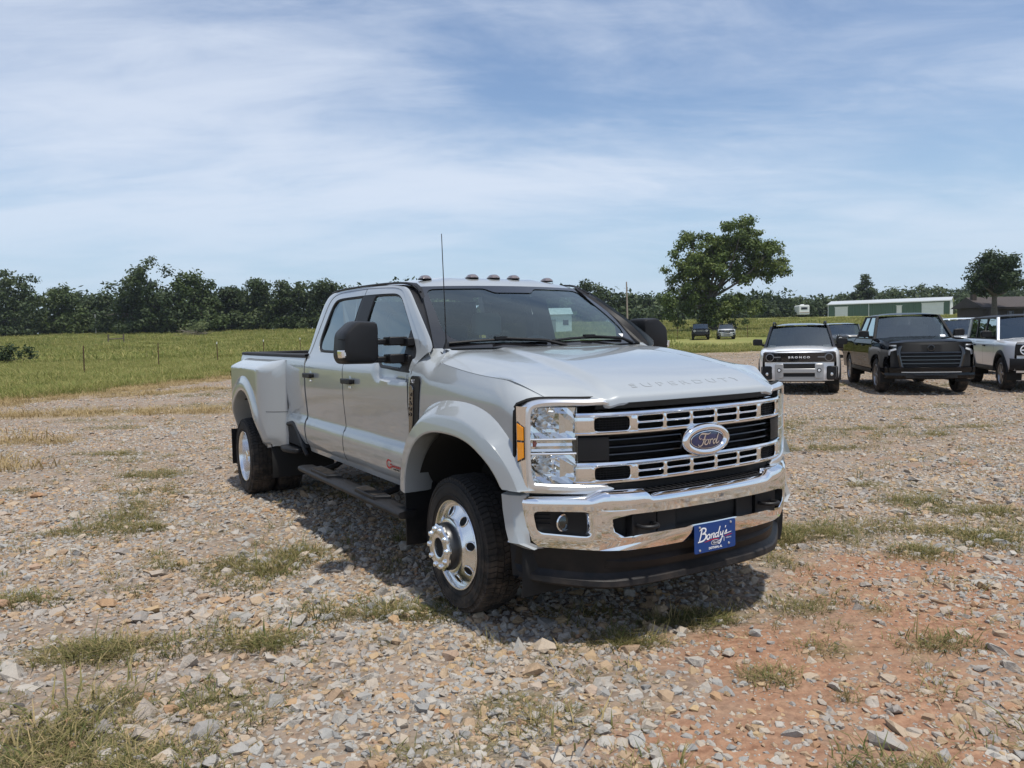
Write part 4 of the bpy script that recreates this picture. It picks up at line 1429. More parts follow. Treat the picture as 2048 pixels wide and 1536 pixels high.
def wheel(cx, cy, s, name, concave, dual_inner=False):
    """cy: plane of the outer rim lip, outward is s"""
    we = empty(name, (cx, cy, TYR - .003))
    we.parent = T
    Wd = .235
    m = MB()
    prof = [(.258, -.012), (.268, -.004), (.285, .004), (.32, .009), (.352, .008), (.375, -.002), (.386, -.018), (.393, -.035), (.394, -.10), (.394, -Wd + .03), (.384, -Wd + .012), (.36, -Wd - .004), (.30, -Wd), (.262, -Wd + .012)]
    m.lathe(prof, (0, 0, 0), 'y', 64, s)
    ty = m.build('tyre', RUBBER, we, sharp=40)
    # tread blocks
    m = MB()
    n = 74
    for k in range(n):
        for j, (yc, wd, dp, ph, ln) in enumerate(((-.030, .050, .018, 0, .8), (-.078, .036, .012, .5, .84), (-.118, .034, .012, .1, .84), (-.158, .036, .012, .6, .84), (-.204, .050, .018, .2, .8))):
            a0 = 2 * math.pi * (k + ph) / n
            da = 2 * math.pi / n * ln
            y0, y1 = yc - wd / 2, yc + wd / 2
            sk = .35 * da * (1 if j % 2 else -1)
            vv = []
            for (rr_) in (.388, .4045):
                for y, a in ((y0, a0), (y1, a0 + sk), (y1, a0 + da + sk), (y0, a0 + da)):
                    r_ = rr_ - (.012 if (j == 0 and y == y1) or (j == 4 and y == y0) else 0)
                    vv.append((r_ * math.cos(a), s * y, r_ * math.sin(a)))
            m.add(vv, [(4, 5, 6, 7), (0, 1, 5, 4), (1, 2, 6, 5), (2, 3, 7, 6), (3, 0, 4, 7)])
        # shoulder lugs reaching onto the sidewall
        for y0, y1, sgn_ in ((-.006, -.020, 1), (-.214, -.229, -1)):
            a0 = 2 * math.pi * (k + .1) / n
            da = 2 * math.pi / n * .5
            vv = [(r_ * math.cos(a), s * y, r_ * math.sin(a)) for (r_, y) in ((.368, y0 + .012 * sgn_), (.395, y1)) for a in (a0, a0 + da)]
            vv += [(r_ * math.cos(a), s * (y - .015 * sgn_), r_ * math.sin(a)) for (r_, y) in ((.360, y0 + .006 * sgn_), (.385, y1)) for a in (a0, a0 + da)]
            m.add(vv, [(0, 1, 3, 2), (0, 2, 6, 4), (1, 5, 7, 3), (2, 3, 7, 6)])
    m.build('tread', RUBBER, ty, smooth=False, fix=False)
    # raised sidewall ribs
    m = MB()
    for r_ in (.292, .338, .362):
        m.lathe([(r_ - .004, .006), (r_ - .002, .0105), (r_ + .002, .0105), (r_ + .004, .006)], (0, 0, 0), 'y', 64, s)
    m.build('sidewall_rib', RUBBER, ty)
    if dual_inner:
        MB().lathe([(.26, -.01), (.24, -.03), (.20, -.1), (.001, -.1)], (0, 0, 0), 'y', 32, s).build('rim', UNDER, we)
        return we
    m = MB()
    if concave:
        prof = [(.262, -.010), (.2655, -.002), (.262, .004), (.254, .002), (.247, -.010), (.243, -.03), (.236, -.10), (.228, -.135), (.20, -.148), (.15, -.150), (.125, -.145), (.11, -.15)]
    else:
        prof = [(.262, -.010), (.2655, -.002), (.262, .004), (.254, .002), (.248, -.008), (.244, -.022), (.236, -.026), (.225, -.018), (.168, .014), (.160, .022), (.157, .034), (.140, .040), (.08, .040)]
    m.lathe(prof, (0, 0, 0), 'y', 64, s)
    rim = m.build('rim', POLISH, we, sharp=35)
    # black ovals laid on the rim as the shade inside its hand holes
    rc = .197 if not concave else .192
    yh = -.002 if not concave else -.1475
    sl_ = math.atan2(.040, -.072) if not concave else math.pi
    for k in range(8):
        a = 2 * math.pi * (k + .2) / 8
        er = np.array([math.cos(a), 0, math.sin(a)])
        et = np.array([-math.sin(a), 0, math.cos(a)])
        ey = np.array([0, s, 0])
        tr = er * .874 + ey * (-.486) if not concave else er      # radial tangent on the cone
        nn = ey * .874 + er * .486 if not concave else ey
        c0 = er * rc + ey * yh
        m = MB()
        ring_ = lambda q, o: [tuple(c0 + tr * q * .030 * math.cos(b) + et * q * .024 * math.sin(b) + nn * o) for b in np.linspace(0, 2 * math.pi, 20, endpoint=False)]
        m.grid(np.array([ring_(1.0, .0035), ring_(.5, .0032), ring_(.02, .0032)]), cv=True)
        m.build('hand_hole_shade', GAP, rim)
        m = MB().grid(np.array([ring_(1.28, .0), ring_(1.2, .0045), ring_(1.05, .0062), ring_(.94, .003)]), cv=True)
        m.build('hole_lip', POLISH, rim)
    # hub cover with lug nuts
    hb = MB()
    if concave:
        hb.lathe([(.118, -.15), (.115, -.10), (.10, -.085), (.062, -.08), (.056, -.02), (.045, -.015), (.001, -.015)], (0, 0, 0), 'y', 40, s)
        hub = hb.build('hub_cap', CHROME, we)
        return we
    MB().lathe([(.140, .034), (.138, .070), (.132, .090)], (0, 0, 0), 'y', 40, s).build('hub_barrel', P_mat('hub_steel', (.10, .10, .10), .4, .8), we)
    rows = []
    n = 120
    for r_, y in ((.128, .084), (.134, .090), (.133, .100), (.122, .109), (.090, .111), (.064, .109), (.057, .105), (.055, .088)):
        rows.append([((r_ + (.005 * math.cos(10 * a) if r_ > .1 else 0)) * math.cos(a), s * y, (r_ + (.005 * math.cos(10 * a) if r_ > .1 else 0)) * math.sin(a)) for a in np.linspace(0, 2 * math.pi, n, endpoint=False)])
    hub = hb.grid(np.array(rows), cv=True).build('hub_cap', POLISH, we, sharp=35)
    MB().lathe([(.056, .092), (.001, .092)], (0, 0, 0), 'y', 30, s).build('hub_centre', GAP, hub)
    for k in range(10):
        a = 2 * math.pi * k / 10
        c0 = (.110 * math.cos(a), 0, .110 * math.sin(a))
        MB().lathe([(.018, .100), (.0175, .114), (.014, .122), (.006, .126), (.001, .1265)], c0, 'y', 12, s).build('lug_nut', CHROME, hub)
    return we


for s in (-1, 1):
    wheel(0, s * 1.03, s, 'front_wheel', False)
    wheel(-4.47, s * 1.245, s, 'rear_wheel', True)
    wheel(-4.47, s * .96, s, 'inner_rear_wheel', True, True)
# chassis
m = MB()
for s in (-1, 1):
    m.box((-2.4, s * .44, .62), (6.2, .09, .17))
m.box((-3.0, -.0, .55), (.9, .5, .16)).box((-1.9, .2, .58), (.9, .4, .22)).box((-.2, 0, .68), (.9, .7, .3)).box((-1.7, -.62, .60), (1.2, .26, .12))
m.build('chassis_frame', UNDER, T)
m = MB().tube([(0, -.85, .40), (0, .85, .40)], .05, 8).lathe([(.001, -.1), (.12, -.06), (.14, 0), (.12, .06), (.001, .1)], (0, .2, .40), 'x', 14)
m.build('front_axle', UNDER, T)
m = MB().tube([(-4.47, -.95, .40), (-4.47, .95, .40)], .065, 8).lathe([(.001, -.14), (.16, -.08), (.19, 0), (.16, .08), (.001, .14)], (-4.47, 0, .40), 'x', 14).tube([(-4.4, 0, .42), (-.5, 0, .58)], .045, 8)
m.build('rear_axle', UNDER, T)
MB().tube([(-.6, -.30, .48), (-3.2, -.34, .46), (-4.1, -.55, .55), (-4.9, -.6, .55)], .05, 8).build('exhaust', SATIN, T)
def zterr(x, y):
    """height of the land: level lot, then a field that climbs gently away"""
    y = np.asarray(y, float)
    t = np.clip((y - 32) / 138, 0, 1)
    return 4.0 * t ** 2.2 + .0135 * np.maximum(0, y - 170)


# ------------------------------------------------------------------ land
def vnoise(x, y, seed=0):
    """smooth value noise in the plane, numpy"""
    x, y = np.asarray(x, float), np.asarray(y, float)
    xi, yi = np.floor(x).astype(np.int64), np.floor(y).astype(np.int64)
    fx, fy = x - xi, y - yi

    def h(a, b):
        n = (a * 374761393 + b * 668265263 + seed * 982451653) & 0x7fffffff
        n = ((n ^ (n >> 13)) * 1274126177) & 0x7fffffff
        return ((n ^ (n >> 16)) & 0xffff) / 65535.0
    u, v_ = fx * fx * (3 - 2 * fx), fy * fy * (3 - 2 * fy)
    return (h(xi, yi) * (1 - u) + h(xi + 1, yi) * u) * (1 - v_) + (h(xi, yi + 1) * (1 - u) + h(xi + 1, yi + 1) * u) * v_


def fbm(x, y, sc_, oct_=4, seed=0):
    s_, a, t = 0, 1.0, 0
    for k in range(oct_):
        s_ = s_ + a * vnoise(x * sc_ * 2 ** k + 17.3 * k, y * sc_ * 2 ** k - 9.1 * k, seed + k)
        t += a
        a *= .55
    return s_ / t


sstep = lambda a, b, t: np.clip((t - a) / (b - a), 0, 1) ** 2 * (3 - 2 * np.clip((t - a) / (b - a), 0, 1))
# grass patches in the lot: x, y, radius x, radius y
PATCH = [(-2.35, 4.05, .55, .28), (-1.55, 3.45, .75, .16), (-1.75, 3.0, .5, .28), (-2.1, 2.62, .5, .2), (-.95, 4.55, .5, .25), (-.35, 4.75, .3, .2), (-1.0, 5.4, .3, .18),
         (-2.5, 5.6, .28, .12), (-1.65, 5.35, .22, .1), (.20, 3.95, .16, .1), (.55, 4.0, .3, .13), (.45, 3.62, .35, .12), (.0, 3.4, .25, .12), (.55, 3.3, .28, .14), (.68, 3.05, .3, .12),
         (1.15, 3.55, .3, .12), (1.45, 3.35, .14, .07), (1.55, 3.1, .14, .06), (1.85, 3.35, .12, .07), (1.6, 3.85, .3, .1), (2.2, 3.9, .35, .12), (2.1, 4.4, .12, .06), (.5, 2.75, .4, .14), (-.4, 3.0, .35, .15),
         (-1.3, 4.1, .5, .2), (-.7, 4.05, .35, .15), (-3.1, 4.9, .5, .2), (-.9, 6.2, .5, .2), (-.3, 5.9, .35, .2), (.4, 4.5, .35, .2), (.9, 4.35, .35, .15), (1.4, 2.75, .4, .1), (2.05, 2.85, .3, .08),
         (4.4, 10.5, 1.0, .35), (6.3, 12.5, 1.2, .4), (8.2, 15.5, 1.3, .5), (9.5, 13.0, 1.0, .4), (5.3, 16.5, .8, .3), (11.0, 16.8, 1.2, .4), (6.8, 9.0, .7, .25), (3.6, 7.2, .5, .2), (4.6, 6.2, .4, .15), (2.9, 5.6, .3, .12),
         (-4.6, 9.6, .9, .3), (-6.2, 11.5, 1.1, .4), (-3.6, 11.6, .8, .3), (-3.9, 13.6, .7, .3), (-7.5, 15, 1.4, .5), (-5.4, 16.5, 1.0, .4), (-9.5, 18.5, 1.6, .6), (-4.7, 19.5, .8, .4), (-6.4, 21.5, 1.0, .4), (-3.3, 8.3, .4, .15), (12.4, 17.6, 1.2, .4), (7.3, 17.6, .8, .25)]


def m_patch(x, y):
    g = 0
    for a, b, rx, ry in PATCH:
        g = np.maximum(g, np.exp(-(((x - a) / rx) ** 2 + ((y - b) / ry) ** 2) * 1.1))
    n = fbm(x, y, 1.6, 4, 11)
    thin = .50 * sstep(.50, .66, fbm(x, y * 1.4, .8, 4, 29)) * (1 - sstep(9, 16, y))
    g = np.maximum(g, thin)
    far = sstep(7, 22, y) * sstep(.56, .72, fbm(x * .6, y, .55, 4, 23)) * .75
    return np.clip(sstep(.36, .80, g * .85 + (n - .5) * 1.3) + far, 0, 1)


def m_clay(x, y):
    g = np.exp(-(((x - 1.6) / 1.5) ** 2 + ((y - 3.6) / 1.1) ** 2)) + .40 * sstep(.5, 2.5, x) * (1 - sstep(9, 20, y)) + .8 * np.exp(-(((x - .75) / .5) ** 2 + ((y - 2.9) / .5) ** 2)) + .7 * np.exp(-(((x - 2.4) / .8) ** 2 + ((y - 4.9) / .5) ** 2)) + .35 * np.exp(-(((x - .6) / .9) ** 2 + ((y - 4.2) / .4) ** 2))
    n = fbm(x, y, 1.3, 5, 5)
    return sstep(.38, .95, g * .85 + (n - .5) * 1.6) * .9


def m_field(x, y):
    n = (fbm(x, y, .35, 4, 31) - .5) * 3.0
    edge_l = -13.4 + .12 * (y - 30) + n
    left = sstep(0, 1.2, edge_l - x) * sstep(17, 20, y + n)
    back = sstep(0, 3, y - (53 + n * 2 + .02 * x))
    return np.clip(np.maximum(left, back), 0, 1)


def m_straw(x, y):
    n = fbm(x, y, .45, 5, 41)
    d = np.abs(x - (-13.9 + .12 * (y - 30)))
    band = np.exp(-(d / 2.0) ** 2) * sstep(15, 19, y)
    band = np.maximum(band, .8 * np.exp(-((x + 20.2) / 1.2) ** 2) * sstep(34, 40, y) * (1 - sstep(75, 85, y)))
    lot = .66 * sstep(.49, .66, fbm(x * .5, y, .5, 4, 51)) * sstep(7, 12, y) * (1 - sstep(24, 34, y)) * sstep(1.5, 5, -x)
    back = .6 * np.exp(-((y - 54) / 3.0) ** 2)
    return np.clip(sstep(.35, .7, np.maximum(np.maximum(band, lot), back) + (n - .5) * .7), 0, 1)


def spaced(lo, hi, fine_lo, fine_hi, st, gr):
    a = list(np.arange(fine_lo, fine_hi, st))
    s_, q = st, fine_hi
    while q < hi:
        a.append(q)
        s_ *= gr
        q += s_
    a.append(hi)
    s_, q, b = st, fine_lo, []
    while q > lo:
        s_ *= gr
        q -= s_
        b.append(max(q, lo))
    return np.array(b[::-1] + a)


gx = spaced(-1500, 1500, -9, 9, .14, 1.06)
gy = spaced(-60, 2500, 1.6, 13, .14, 1.05)
GX, GY = np.meshgrid(gx, gy, indexing='ij')
GZ = zterr(GX, GY)
near = np.exp(-(np.maximum(0, np.hypot(GX, GY) - 6) / 14) ** 2)
GZ = GZ + (fbm(GX, GY, 1.1, 3, 3) - .5) * .035 * near - .012
GZ = GZ + (fbm(GX, GY, .06, 3, 9) - .5) * .5 * sstep(45, 90, GY) * (1 - sstep(160, 220, GY))
n_, m_ = GX.shape
idx = np.arange(n_ * m_).reshape(n_, m_)
quads = np.stack([idx[:-1, :-1], idx[1:, :-1], idx[1:, 1:], idx[:-1, 1:]], -1).reshape(-1, 4)


def fast_mesh(name, V, F, mat=None, attrs=None, smooth=True):
    me = bpy.data.meshes.new(name)
    V, F = np.asarray(V, np.float32), np.asarray(F, np.int32)
    k = F.shape[1]
    me.vertices.add(len(V))
    me.vertices.foreach_set('co', V.ravel())
    me.loops.add(F.size)
    me.loops.foreach_set('vertex_index', F.ravel())
    me.polygons.add(len(F))
    me.polygons.foreach_set('loop_start', np.arange(0, F.size, k, dtype=np.int32))
    me.polygons.foreach_set('use_smooth', np.full(len(F), smooth))
    me.update(calc_edges=True)
    for a, val in (attrs or {}).items():
        at = me.attributes.new(a, 'FLOAT', 'POINT')
        at.data.foreach_set('value', np.asarray(val, np.float32).ravel())
    if mat:
        me.materials.append(mat)
    return me


def ground_mat():
    m, nt = new_mat('ground')
    o = N(nt, 'ShaderNodeOutputMaterial')
    b = N(nt, 'ShaderNodeBsdfPrincipled', ins={'Roughness': .95, 'Specular IOR Level': .15})
    nt.links.new(b.outputs[0], o.inputs[0])
    g = N(nt, 'ShaderNodeNewGeometry')
    P_ = g.outputs['Position']
    at = {k: N(nt, 'ShaderNodeAttribute', attribute_name=k).outputs['Fac'] for k in ('field', 'clay', 'straw', 'patch')}
    n1 = noise(nt, P_, 1.3, 6, .6)
    n2 = noise(nt, P_, 14, 6, .65)
    n3 = noise(nt, P_, 60, 5, .7)
    vor = N(nt, 'ShaderNodeTexVoronoi', ins={'Scale': 26.0, 'Randomness': 1.0})
    nt.links.new(P_, vor.inputs['Vector'])
    # crushed stone fines and far gravel: cells of grey, tan and rust
    cr = N(nt, 'ShaderNodeValToRGB')
    cr.color_ramp.elements[0].color = (.14, .115, .09, 1)
    cr.color_ramp.elements[1].color = (.33, .27, .205, 1)
    for p_, c_ in ((.35, (.25, .20, .16, 1)), (.6, (.28, .25, .215, 1)), (.8, (.31, .215, .15, 1))):
        e_ = cr.color_ramp.elements.new(p_)
        e_.color = c_
    sx = N(nt, 'ShaderNodeSeparateColor')
    nt.links.new(vor.outputs['Color'], sx.inputs[0])
    nt.links.new(sx.outputs[0], cr.inputs[0])
    fines = mixc(nt, map_range(nt, n1, .3, .7), (.185, .13, .09), (.255, .205, .16))
    grav = mixc(nt, .6, fines, cr.outputs[0])
    clay = mixc(nt, map_range(nt, n2, .3, .72), (.22, .11, .065), (.36, .21, .13))
    clay = mixc(nt, map_range(nt, n1, .48, .70), clay, (.27, .185, .125))
    c = mixc(nt, at['clay'], grav, clay)
    # thin grassy soil
    pat = mixc(nt, n2, (.13, .105, .06), (.16, .15, .075))
    c = mixc(nt, math_node(nt, 'MULTIPLY', at['patch'], .7), c, pat)
    strawc = mixc(nt, n2, (.27, .20, .11), (.36, .28, .16))
    c = mixc(nt, math_node(nt, 'MULTIPLY', at['straw'], .55), c, strawc)
    sp = N(nt, 'ShaderNodeMapping')
    sp.inputs['Scale'].default_value = (.35, .12, 1)
    nt.links.new(P_, sp.inputs[0])
    nf = noise(nt, sp.outputs[0], .45, 6, .6)
    fld = mixc(nt, map_range(nt, nf, .32, .68), (.15, .175, .045), (.24, .23, .08))
    fld = mixc(nt, math_node(nt, 'MULTIPLY', map_range(nt, n1, .45, .75), .35), fld, (.20, .17, .07))
    c2 = mixc(nt, math_node(nt, 'MULTIPLY', at['straw'], .8), fld, strawc)
    c = mixc(nt, at['field'], c, c2)
    c = mixc(nt, 1.0, c, mixc(nt, n3, (.72, .72, .72), (1.25, 1.25, 1.25)), 'MULTIPLY')
    nt.links.new(c, b.inputs['Base Color'])
    bp = N(nt, 'ShaderNodeBump', ins={'Strength': .7, 'Distance': .03})
    hgt = math_node(nt, 'ADD', math_node(nt, 'MULTIPLY', vor.outputs['Distance'], -.8), n2)
    nt.links.new(hgt, bp.inputs['Height'])
    nt.links.new(bp.outputs[0], b.inputs['Normal'])
    return m


GM = ground_mat()
me = fast_mesh('ground', np.stack([GX, GY, GZ], -1).reshape(-1, 3), quads, GM,
               dict(field=m_field(GX, GY), clay=m_clay(GX, GY), straw=m_straw(GX, GY), patch=m_patch(GX, GY)))
gr_o = bpy.data.objects.new('ground', me)
COL.objects.link(gr_o)
tag(gr_o, 'gravel lot of crushed stone, red clay and thin grass running into a field', None, None, 'structure')


def ground_z(x, y):
    i = np.clip(np.searchsorted(gx, x) - 1, 0, n_ - 2)
    j = np.clip(np.searchsorted(gy, y) - 1, 0, m_ - 2)
    fx, fy = (x - gx[i]) / (gx[i + 1] - gx[i]), (y - gy[j]) / (gy[j + 1] - gy[j])
    return GZ[i, j] * (1 - fx) * (1 - fy) + GZ[i + 1, j] * fx * (1 - fy) + GZ[i, j + 1] * (1 - fx) * fy + GZ[i + 1, j + 1] * fx * fy


def gz(x, y):
    return float(ground_z(np.array([float(x)]), np.array([float(y)]))[0])


# ------------------------------------------------------------------ scattered stuff by geometry nodes
def scatter(name, pts, rots, scls, srcs, label, mat_over=None):
    """instances of the meshes in srcs on given points; one stuff object"""
    coll = bpy.data.collections.new(name + '_kinds')
    for i, me_ in enumerate(srcs):
        o = bpy.data.objects.new('%s_kind' % name, me_)
        coll.objects.link(o)
    me_ = bpy.data.meshes.new(name)
    me_.vertices.add(len(pts))
    me_.vertices.foreach_set('co', np.asarray(pts, np.float32).ravel())
    a = me_.attributes.new('rot', 'FLOAT_VECTOR', 'POINT')
    a.data.foreach_set('vector', np.asarray(rots, np.float32).ravel())
    a = me_.attributes.new('scl', 'FLOAT_VECTOR', 'POINT')
    a.data.foreach_set('vector', np.asarray(scls, np.float32).ravel())
    a = me_.attributes.new('kind_index', 'INT', 'POINT')
    a.data.foreach_set('value', rng.integers(0, len(srcs), len(pts)).astype(np.int32))
    o = bpy.data.objects.new(name, me_)
    COL.objects.link(o)
    ng = bpy.data.node_groups.new(name, 'GeometryNodeTree')
    ng.interface.new_socket('Geometry', in_out='INPUT', socket_type='NodeSocketGeometry')
    ng.interface.new_socket('Geometry', in_out='OUTPUT', socket_type='NodeSocketGeometry')
    gi, go = ng.nodes.new('NodeGroupInput'), ng.nodes.new('NodeGroupOutput')
    ci = ng.nodes.new('GeometryNodeCollectionInfo')
    ci.inputs['Collection'].default_value = coll
    ci.inputs['Separate Children'].default_value = True
    iop = ng.nodes.new('GeometryNodeInstanceOnPoints')
    iop.inputs['Pick Instance'].default_value = True
    L = ng.links.new
    L(gi.outputs[0], iop.inputs['Points'])
    L(ci.outputs[0], iop.inputs['Instance'])
    for nm_, sk, ty in (('rot', 'Rotation', 'FLOAT_VECTOR'), ('scl', 'Scale', 'FLOAT_VECTOR'), ('kind_index', 'Instance Index', 'INT')):
        na = ng.nodes.new('GeometryNodeInputNamedAttribute')
        na.data_type = ty
        na.inputs['Name'].default_value = nm_
        src = na.outputs[0]
        if sk == 'Rotation':
            e2r = ng.nodes.new('FunctionNodeEulerToRotation')
            L(src, e2r.inputs[0])
            src = e2r.outputs[0]
        L(src, iop.inputs[sk])
    L(iop.outputs[0], go.inputs[0])
    md = o.modifiers.new('scatter', 'NODES')
    md.node_group = ng
    tag(o, label, None, None, 'stuff')
    return o


def stone_mat():
    m, nt = new_mat('crushed_stone')
    o = N(nt, 'ShaderNodeOutputMaterial')
    b = N(nt, 'ShaderNodeBsdfPrincipled', ins={'Roughness': .85, 'Specular IOR Level': .3})
    nt.links.new(b.outputs[0], o.inputs[0])
    oi = N(nt, 'ShaderNodeObjectInfo')
    cr = N(nt, 'ShaderNodeValToRGB')
    cr.color_ramp.interpolation = 'LINEAR'
    cols = [(0, (.36, .35, .325)), (.20, (.25, .245, .235)), (.36, (.43, .40, .355)), (.48, (.34, .315, .28)), (.60, (.42, .355, .28)), (.72, (.40, .29, .185)), (.81, (.32, .225, .15)), (.91, (.44, .32, .18)), (.96, (.35, .20, .115)), (1, (.47, .44, .385))]
    els = cr.color_ramp.elements
    els[0].position, els[0].color = 0, (*cols[0][1], 1)
    els[1].position, els[1].color = 1, (*cols[-1][1], 1)
    for p_, c_ in cols[1:-1]:
        e_ = els.new(p_)
        e_.color = (*c_, 1)
    nt.links.new(oi.outputs['Random'], cr.inputs[0])
    tcn = N(nt, 'ShaderNodeTexCoord')
    v_ = N(nt, 'ShaderNodeVectorMath', operation='ADD')
    nt.links.new(tcn.outputs['Object'], v_.inputs[0])
    nt.links.new(oi.outputs['Location'], v_.inputs[1])
    f = noise(nt, v_.outputs[0], 1.6, 6, .65)
    c = mixc(nt, map_range(nt, f, .5, .85), cr.outputs[0], (.42, .31, .21))
    f2 = noise(nt, v_.outputs[0], 5, 5, .7)
    c = mixc(nt, 1.0, c, mixc(nt, f2, (.75, .75, .76), (1.2, 1.2, 1.18)), 'MULTIPLY')
    # earthy dust carried from the red ground around
    g = N(nt, 'ShaderNodeNewGeometry')
    nn = map_range(nt, noise(nt, g.outputs['Position'], .7, 4, .55), .42, .62)
    c = mixc(nt, math_node(nt, 'MULTIPLY', nn, .20), c, (.31, .20, .13))
    nt.links.new(c, b.inputs['Base Color'])
    bp = N(nt, 'ShaderNodeBump', ins={'Strength': .35, 'Distance': .15})
    nt.links.new(f2, bp.inputs['Height'])
    nt.links.new(bp.outputs[0], b.inputs['Normal'])
    return m


STONE = stone_mat()


def rock_mesh(k):
    rg = np.random.default_rng(100 + k)
    bm = bmesh.new()
    for _ in range(13 if k % 2 else 17):
        q = rg.normal(size=3)
        q /= np.linalg.norm(q)
        q *= rg.uniform(.78, 1.05)
        bm.verts.new((q[0] * .5 * rg.uniform(.9, 1.15), q[1] * .42, q[2] * .30 * rg.uniform(.8, 1.2)))
    r_ = bmesh.ops.convex_hull(bm, input=bm.verts)
    bmesh.ops.delete(bm, geom=[g for g in r_['geom_interior'] if isinstance(g, bmesh.types.BMVert)], context='VERTS')
    bmesh.ops.dissolve_limit(bm, angle_limit=R(12), verts=bm.verts, edges=bm.edges)
    me_ = bpy.data.meshes.new('stone')
    bm.to_mesh(me_)
    bm.free()
    me_.materials.append(STONE)
    return me_


ROCKS = [rock_mesh(k) for k in range(16)]


def fan_points(n, y0, y1, wide=.80, extra=2.4):
    """points spread evenly over the ground in a widening strip ahead"""
    y = np.sqrt(rng.uniform(y0 ** 2, y1 ** 2, n))
    x = rng.uniform(-1, 1, n) * (wide * y + extra)
    return x, y


def keep_out(x, y):
    """footprints of wheels are left clear of tall stuff"""
    return np.zeros_like(x, bool)


PX, PY, PS = [], [], []
for n, y0, y1, s0, sg_ in ((70000, 1.5, 5.0, .032, .45), (90000, 5.0, 9.0, .031, .42), (80000, 9.0, 16.0, .038, .38), (54000, 16, 30, .052, .34), (20000, 30, 56, .085, .3)):
    x, y = fan_points(n, y0, y1)
    s_ = s0 * np.exp(rng.normal(0, sg_, n))
    if y0 < 9:
        big = rng.random(n) < .05
        s_ = np.where(big, s_ * rng.uniform(1.5, 2.1, n), s_)
    dens = (1 - .72 * m_clay(x, y)) * (1 - .45 * m_patch(x, y)) * (1 - m_field(x, y)) * (1 - .75 * m_straw(x, y))
    dens = dens * (.22 + .30 * sstep(4.5, 8, y) + (.78 - .30 * sstep(4.5, 8, y)) * sstep(.34, .56, fbm(x, y, .75, 4, 71)))
    k = rng.random(n) < dens
    k &= ~((x < -12) & (y > 20) & (s_ > .2))
    PX.append(x[k]); PY.append(y[k]); PS.append(np.clip(s_[k], .012, .16))
x, y = fan_points(60000, 1.5, 7.5)
k = rng.random(len(x)) < .25 + .75 * m_clay(x, y)
PX.append(x[k]); PY.append(y[k]); PS.append(np.exp(rng.normal(math.log(.013), .35, k.sum())))
PX, PY, PS = np.concatenate(PX), np.concatenate(PY), np.concatenate(PS)
# smaller stones under the tyres so they sit on the ground
pts = np.stack([PX, PY, ground_z(PX, PY) + PS * rng.uniform(-.16, .12, len(PX))], 1)
rots = np.stack([rng.normal(0, .28, len(PX)), rng.normal(0, .28, len(PX)), rng.uniform(0, 6.283, len(PX))], 1)
scl = PS[:, None] * rng.uniform(.8, 1.25, (len(PX), 3))
scatter('gravel', pts, rots, scl, ROCKS, 'loose grey and tan crushed stone spread over the lot')


# ------------------------------------------------------------------ grass
def grass_mat(name, c0, c1, c2, trans=.35):
    m, nt = new_mat(name)
    o = N(nt, 'ShaderNodeOutputMaterial')
    a = N(nt, 'ShaderNodeAttribute', attribute_name='tone')
    oi = N(nt, 'ShaderNodeObjectInfo')
    f = math_node(nt, 'ADD', math_node(nt, 'MULTIPLY', a.outputs['Fac'], .6), math_node(nt, 'MULTIPLY', oi.outputs['Random'], .4))
    cr = N(nt, 'ShaderNodeValToRGB')
    cr.color_ramp.elements[0].color = (*c0, 1)
    cr.color_ramp.elements[0].position = .1
    cr.color_ramp.elements[1].color = (*c2, 1)
    cr.color_ramp.elements[1].position = .9
    e_ = cr.color_ramp.elements.new(.5)
    e_.color = (*c1, 1)
    nt.links.new(f, cr.inputs[0])
    d = N(nt, 'ShaderNodeBsdfPrincipled', ins={'Roughness': .7, 'Specular IOR Level': .2})
    t = N(nt, 'ShaderNodeBsdfTranslucent')
    nt.links.new(cr.outputs[0], d.inputs['Base Color'])
    nt.links.new(cr.outputs[0], t.inputs[0])
    mx = N(nt, 'ShaderNodeMixShader', ins={0: trans})
    nt.links.new(d.outputs[0], mx.inputs[1])
    nt.links.new(t.outputs[0], mx.inputs[2])
    nt.links.new(mx.outputs[0], o.inputs[0])
    return m


G_LOT = grass_mat('lot_grass', (.095, .115, .036), (.20, .18, .068), (.43, .33, .17))
G_FIELD = grass_mat('field_grass', (.14, .175, .042), (.225, .235, .070), (.40, .34, .14))
G_STRAW = grass_mat('dry_grass', (.26, .19, .09), (.40, .30, .15), (.52, .41, .23))


def tuft_mesh(k, n, h0, h1, spread, lean, wd, mat):
    rg = np.random.default_rng(300 + k)
    V, F, Tn = [], [], []
    for i in range(n):
        a = rg.uniform(0, 6.283)
        r_ = spread * math.sqrt(rg.random())
        b = np.array([r_ * math.cos(a), r_ * math.sin(a), -.01])
        h_ = rg.uniform(h0, h1)
        d = rg.uniform(0, 6.283) if rg.random() < .4 else a + rg.normal(0, .6)
        ln = lean * rg.uniform(.3, 1.3) * h_
        dv = np.array([math.cos(d), math.sin(d), 0])
        sv = np.array([-math.sin(d), math.cos(d), 0]) * wd * rg.uniform(.7, 1.3) / 2
        m1 = b + dv * ln * .3 + np.array([0, 0, h_ * .55])
        tp = b + dv * ln + np.array([0, 0, h_ * rg.uniform(.75, 1.0)])
        q = len(V)
        V += [b - sv, b + sv, m1 + sv * .75, m1 - sv * .75, tp + sv * .12, tp - sv * .12]
        F += [(q, q + 1, q + 2, q + 3), (q + 3, q + 2, q + 4, q + 5)]
        Tn += [rg.random() ** 1.3] * 6
    return fast_mesh('tuft', V, F, mat, dict(tone=Tn), smooth=False)


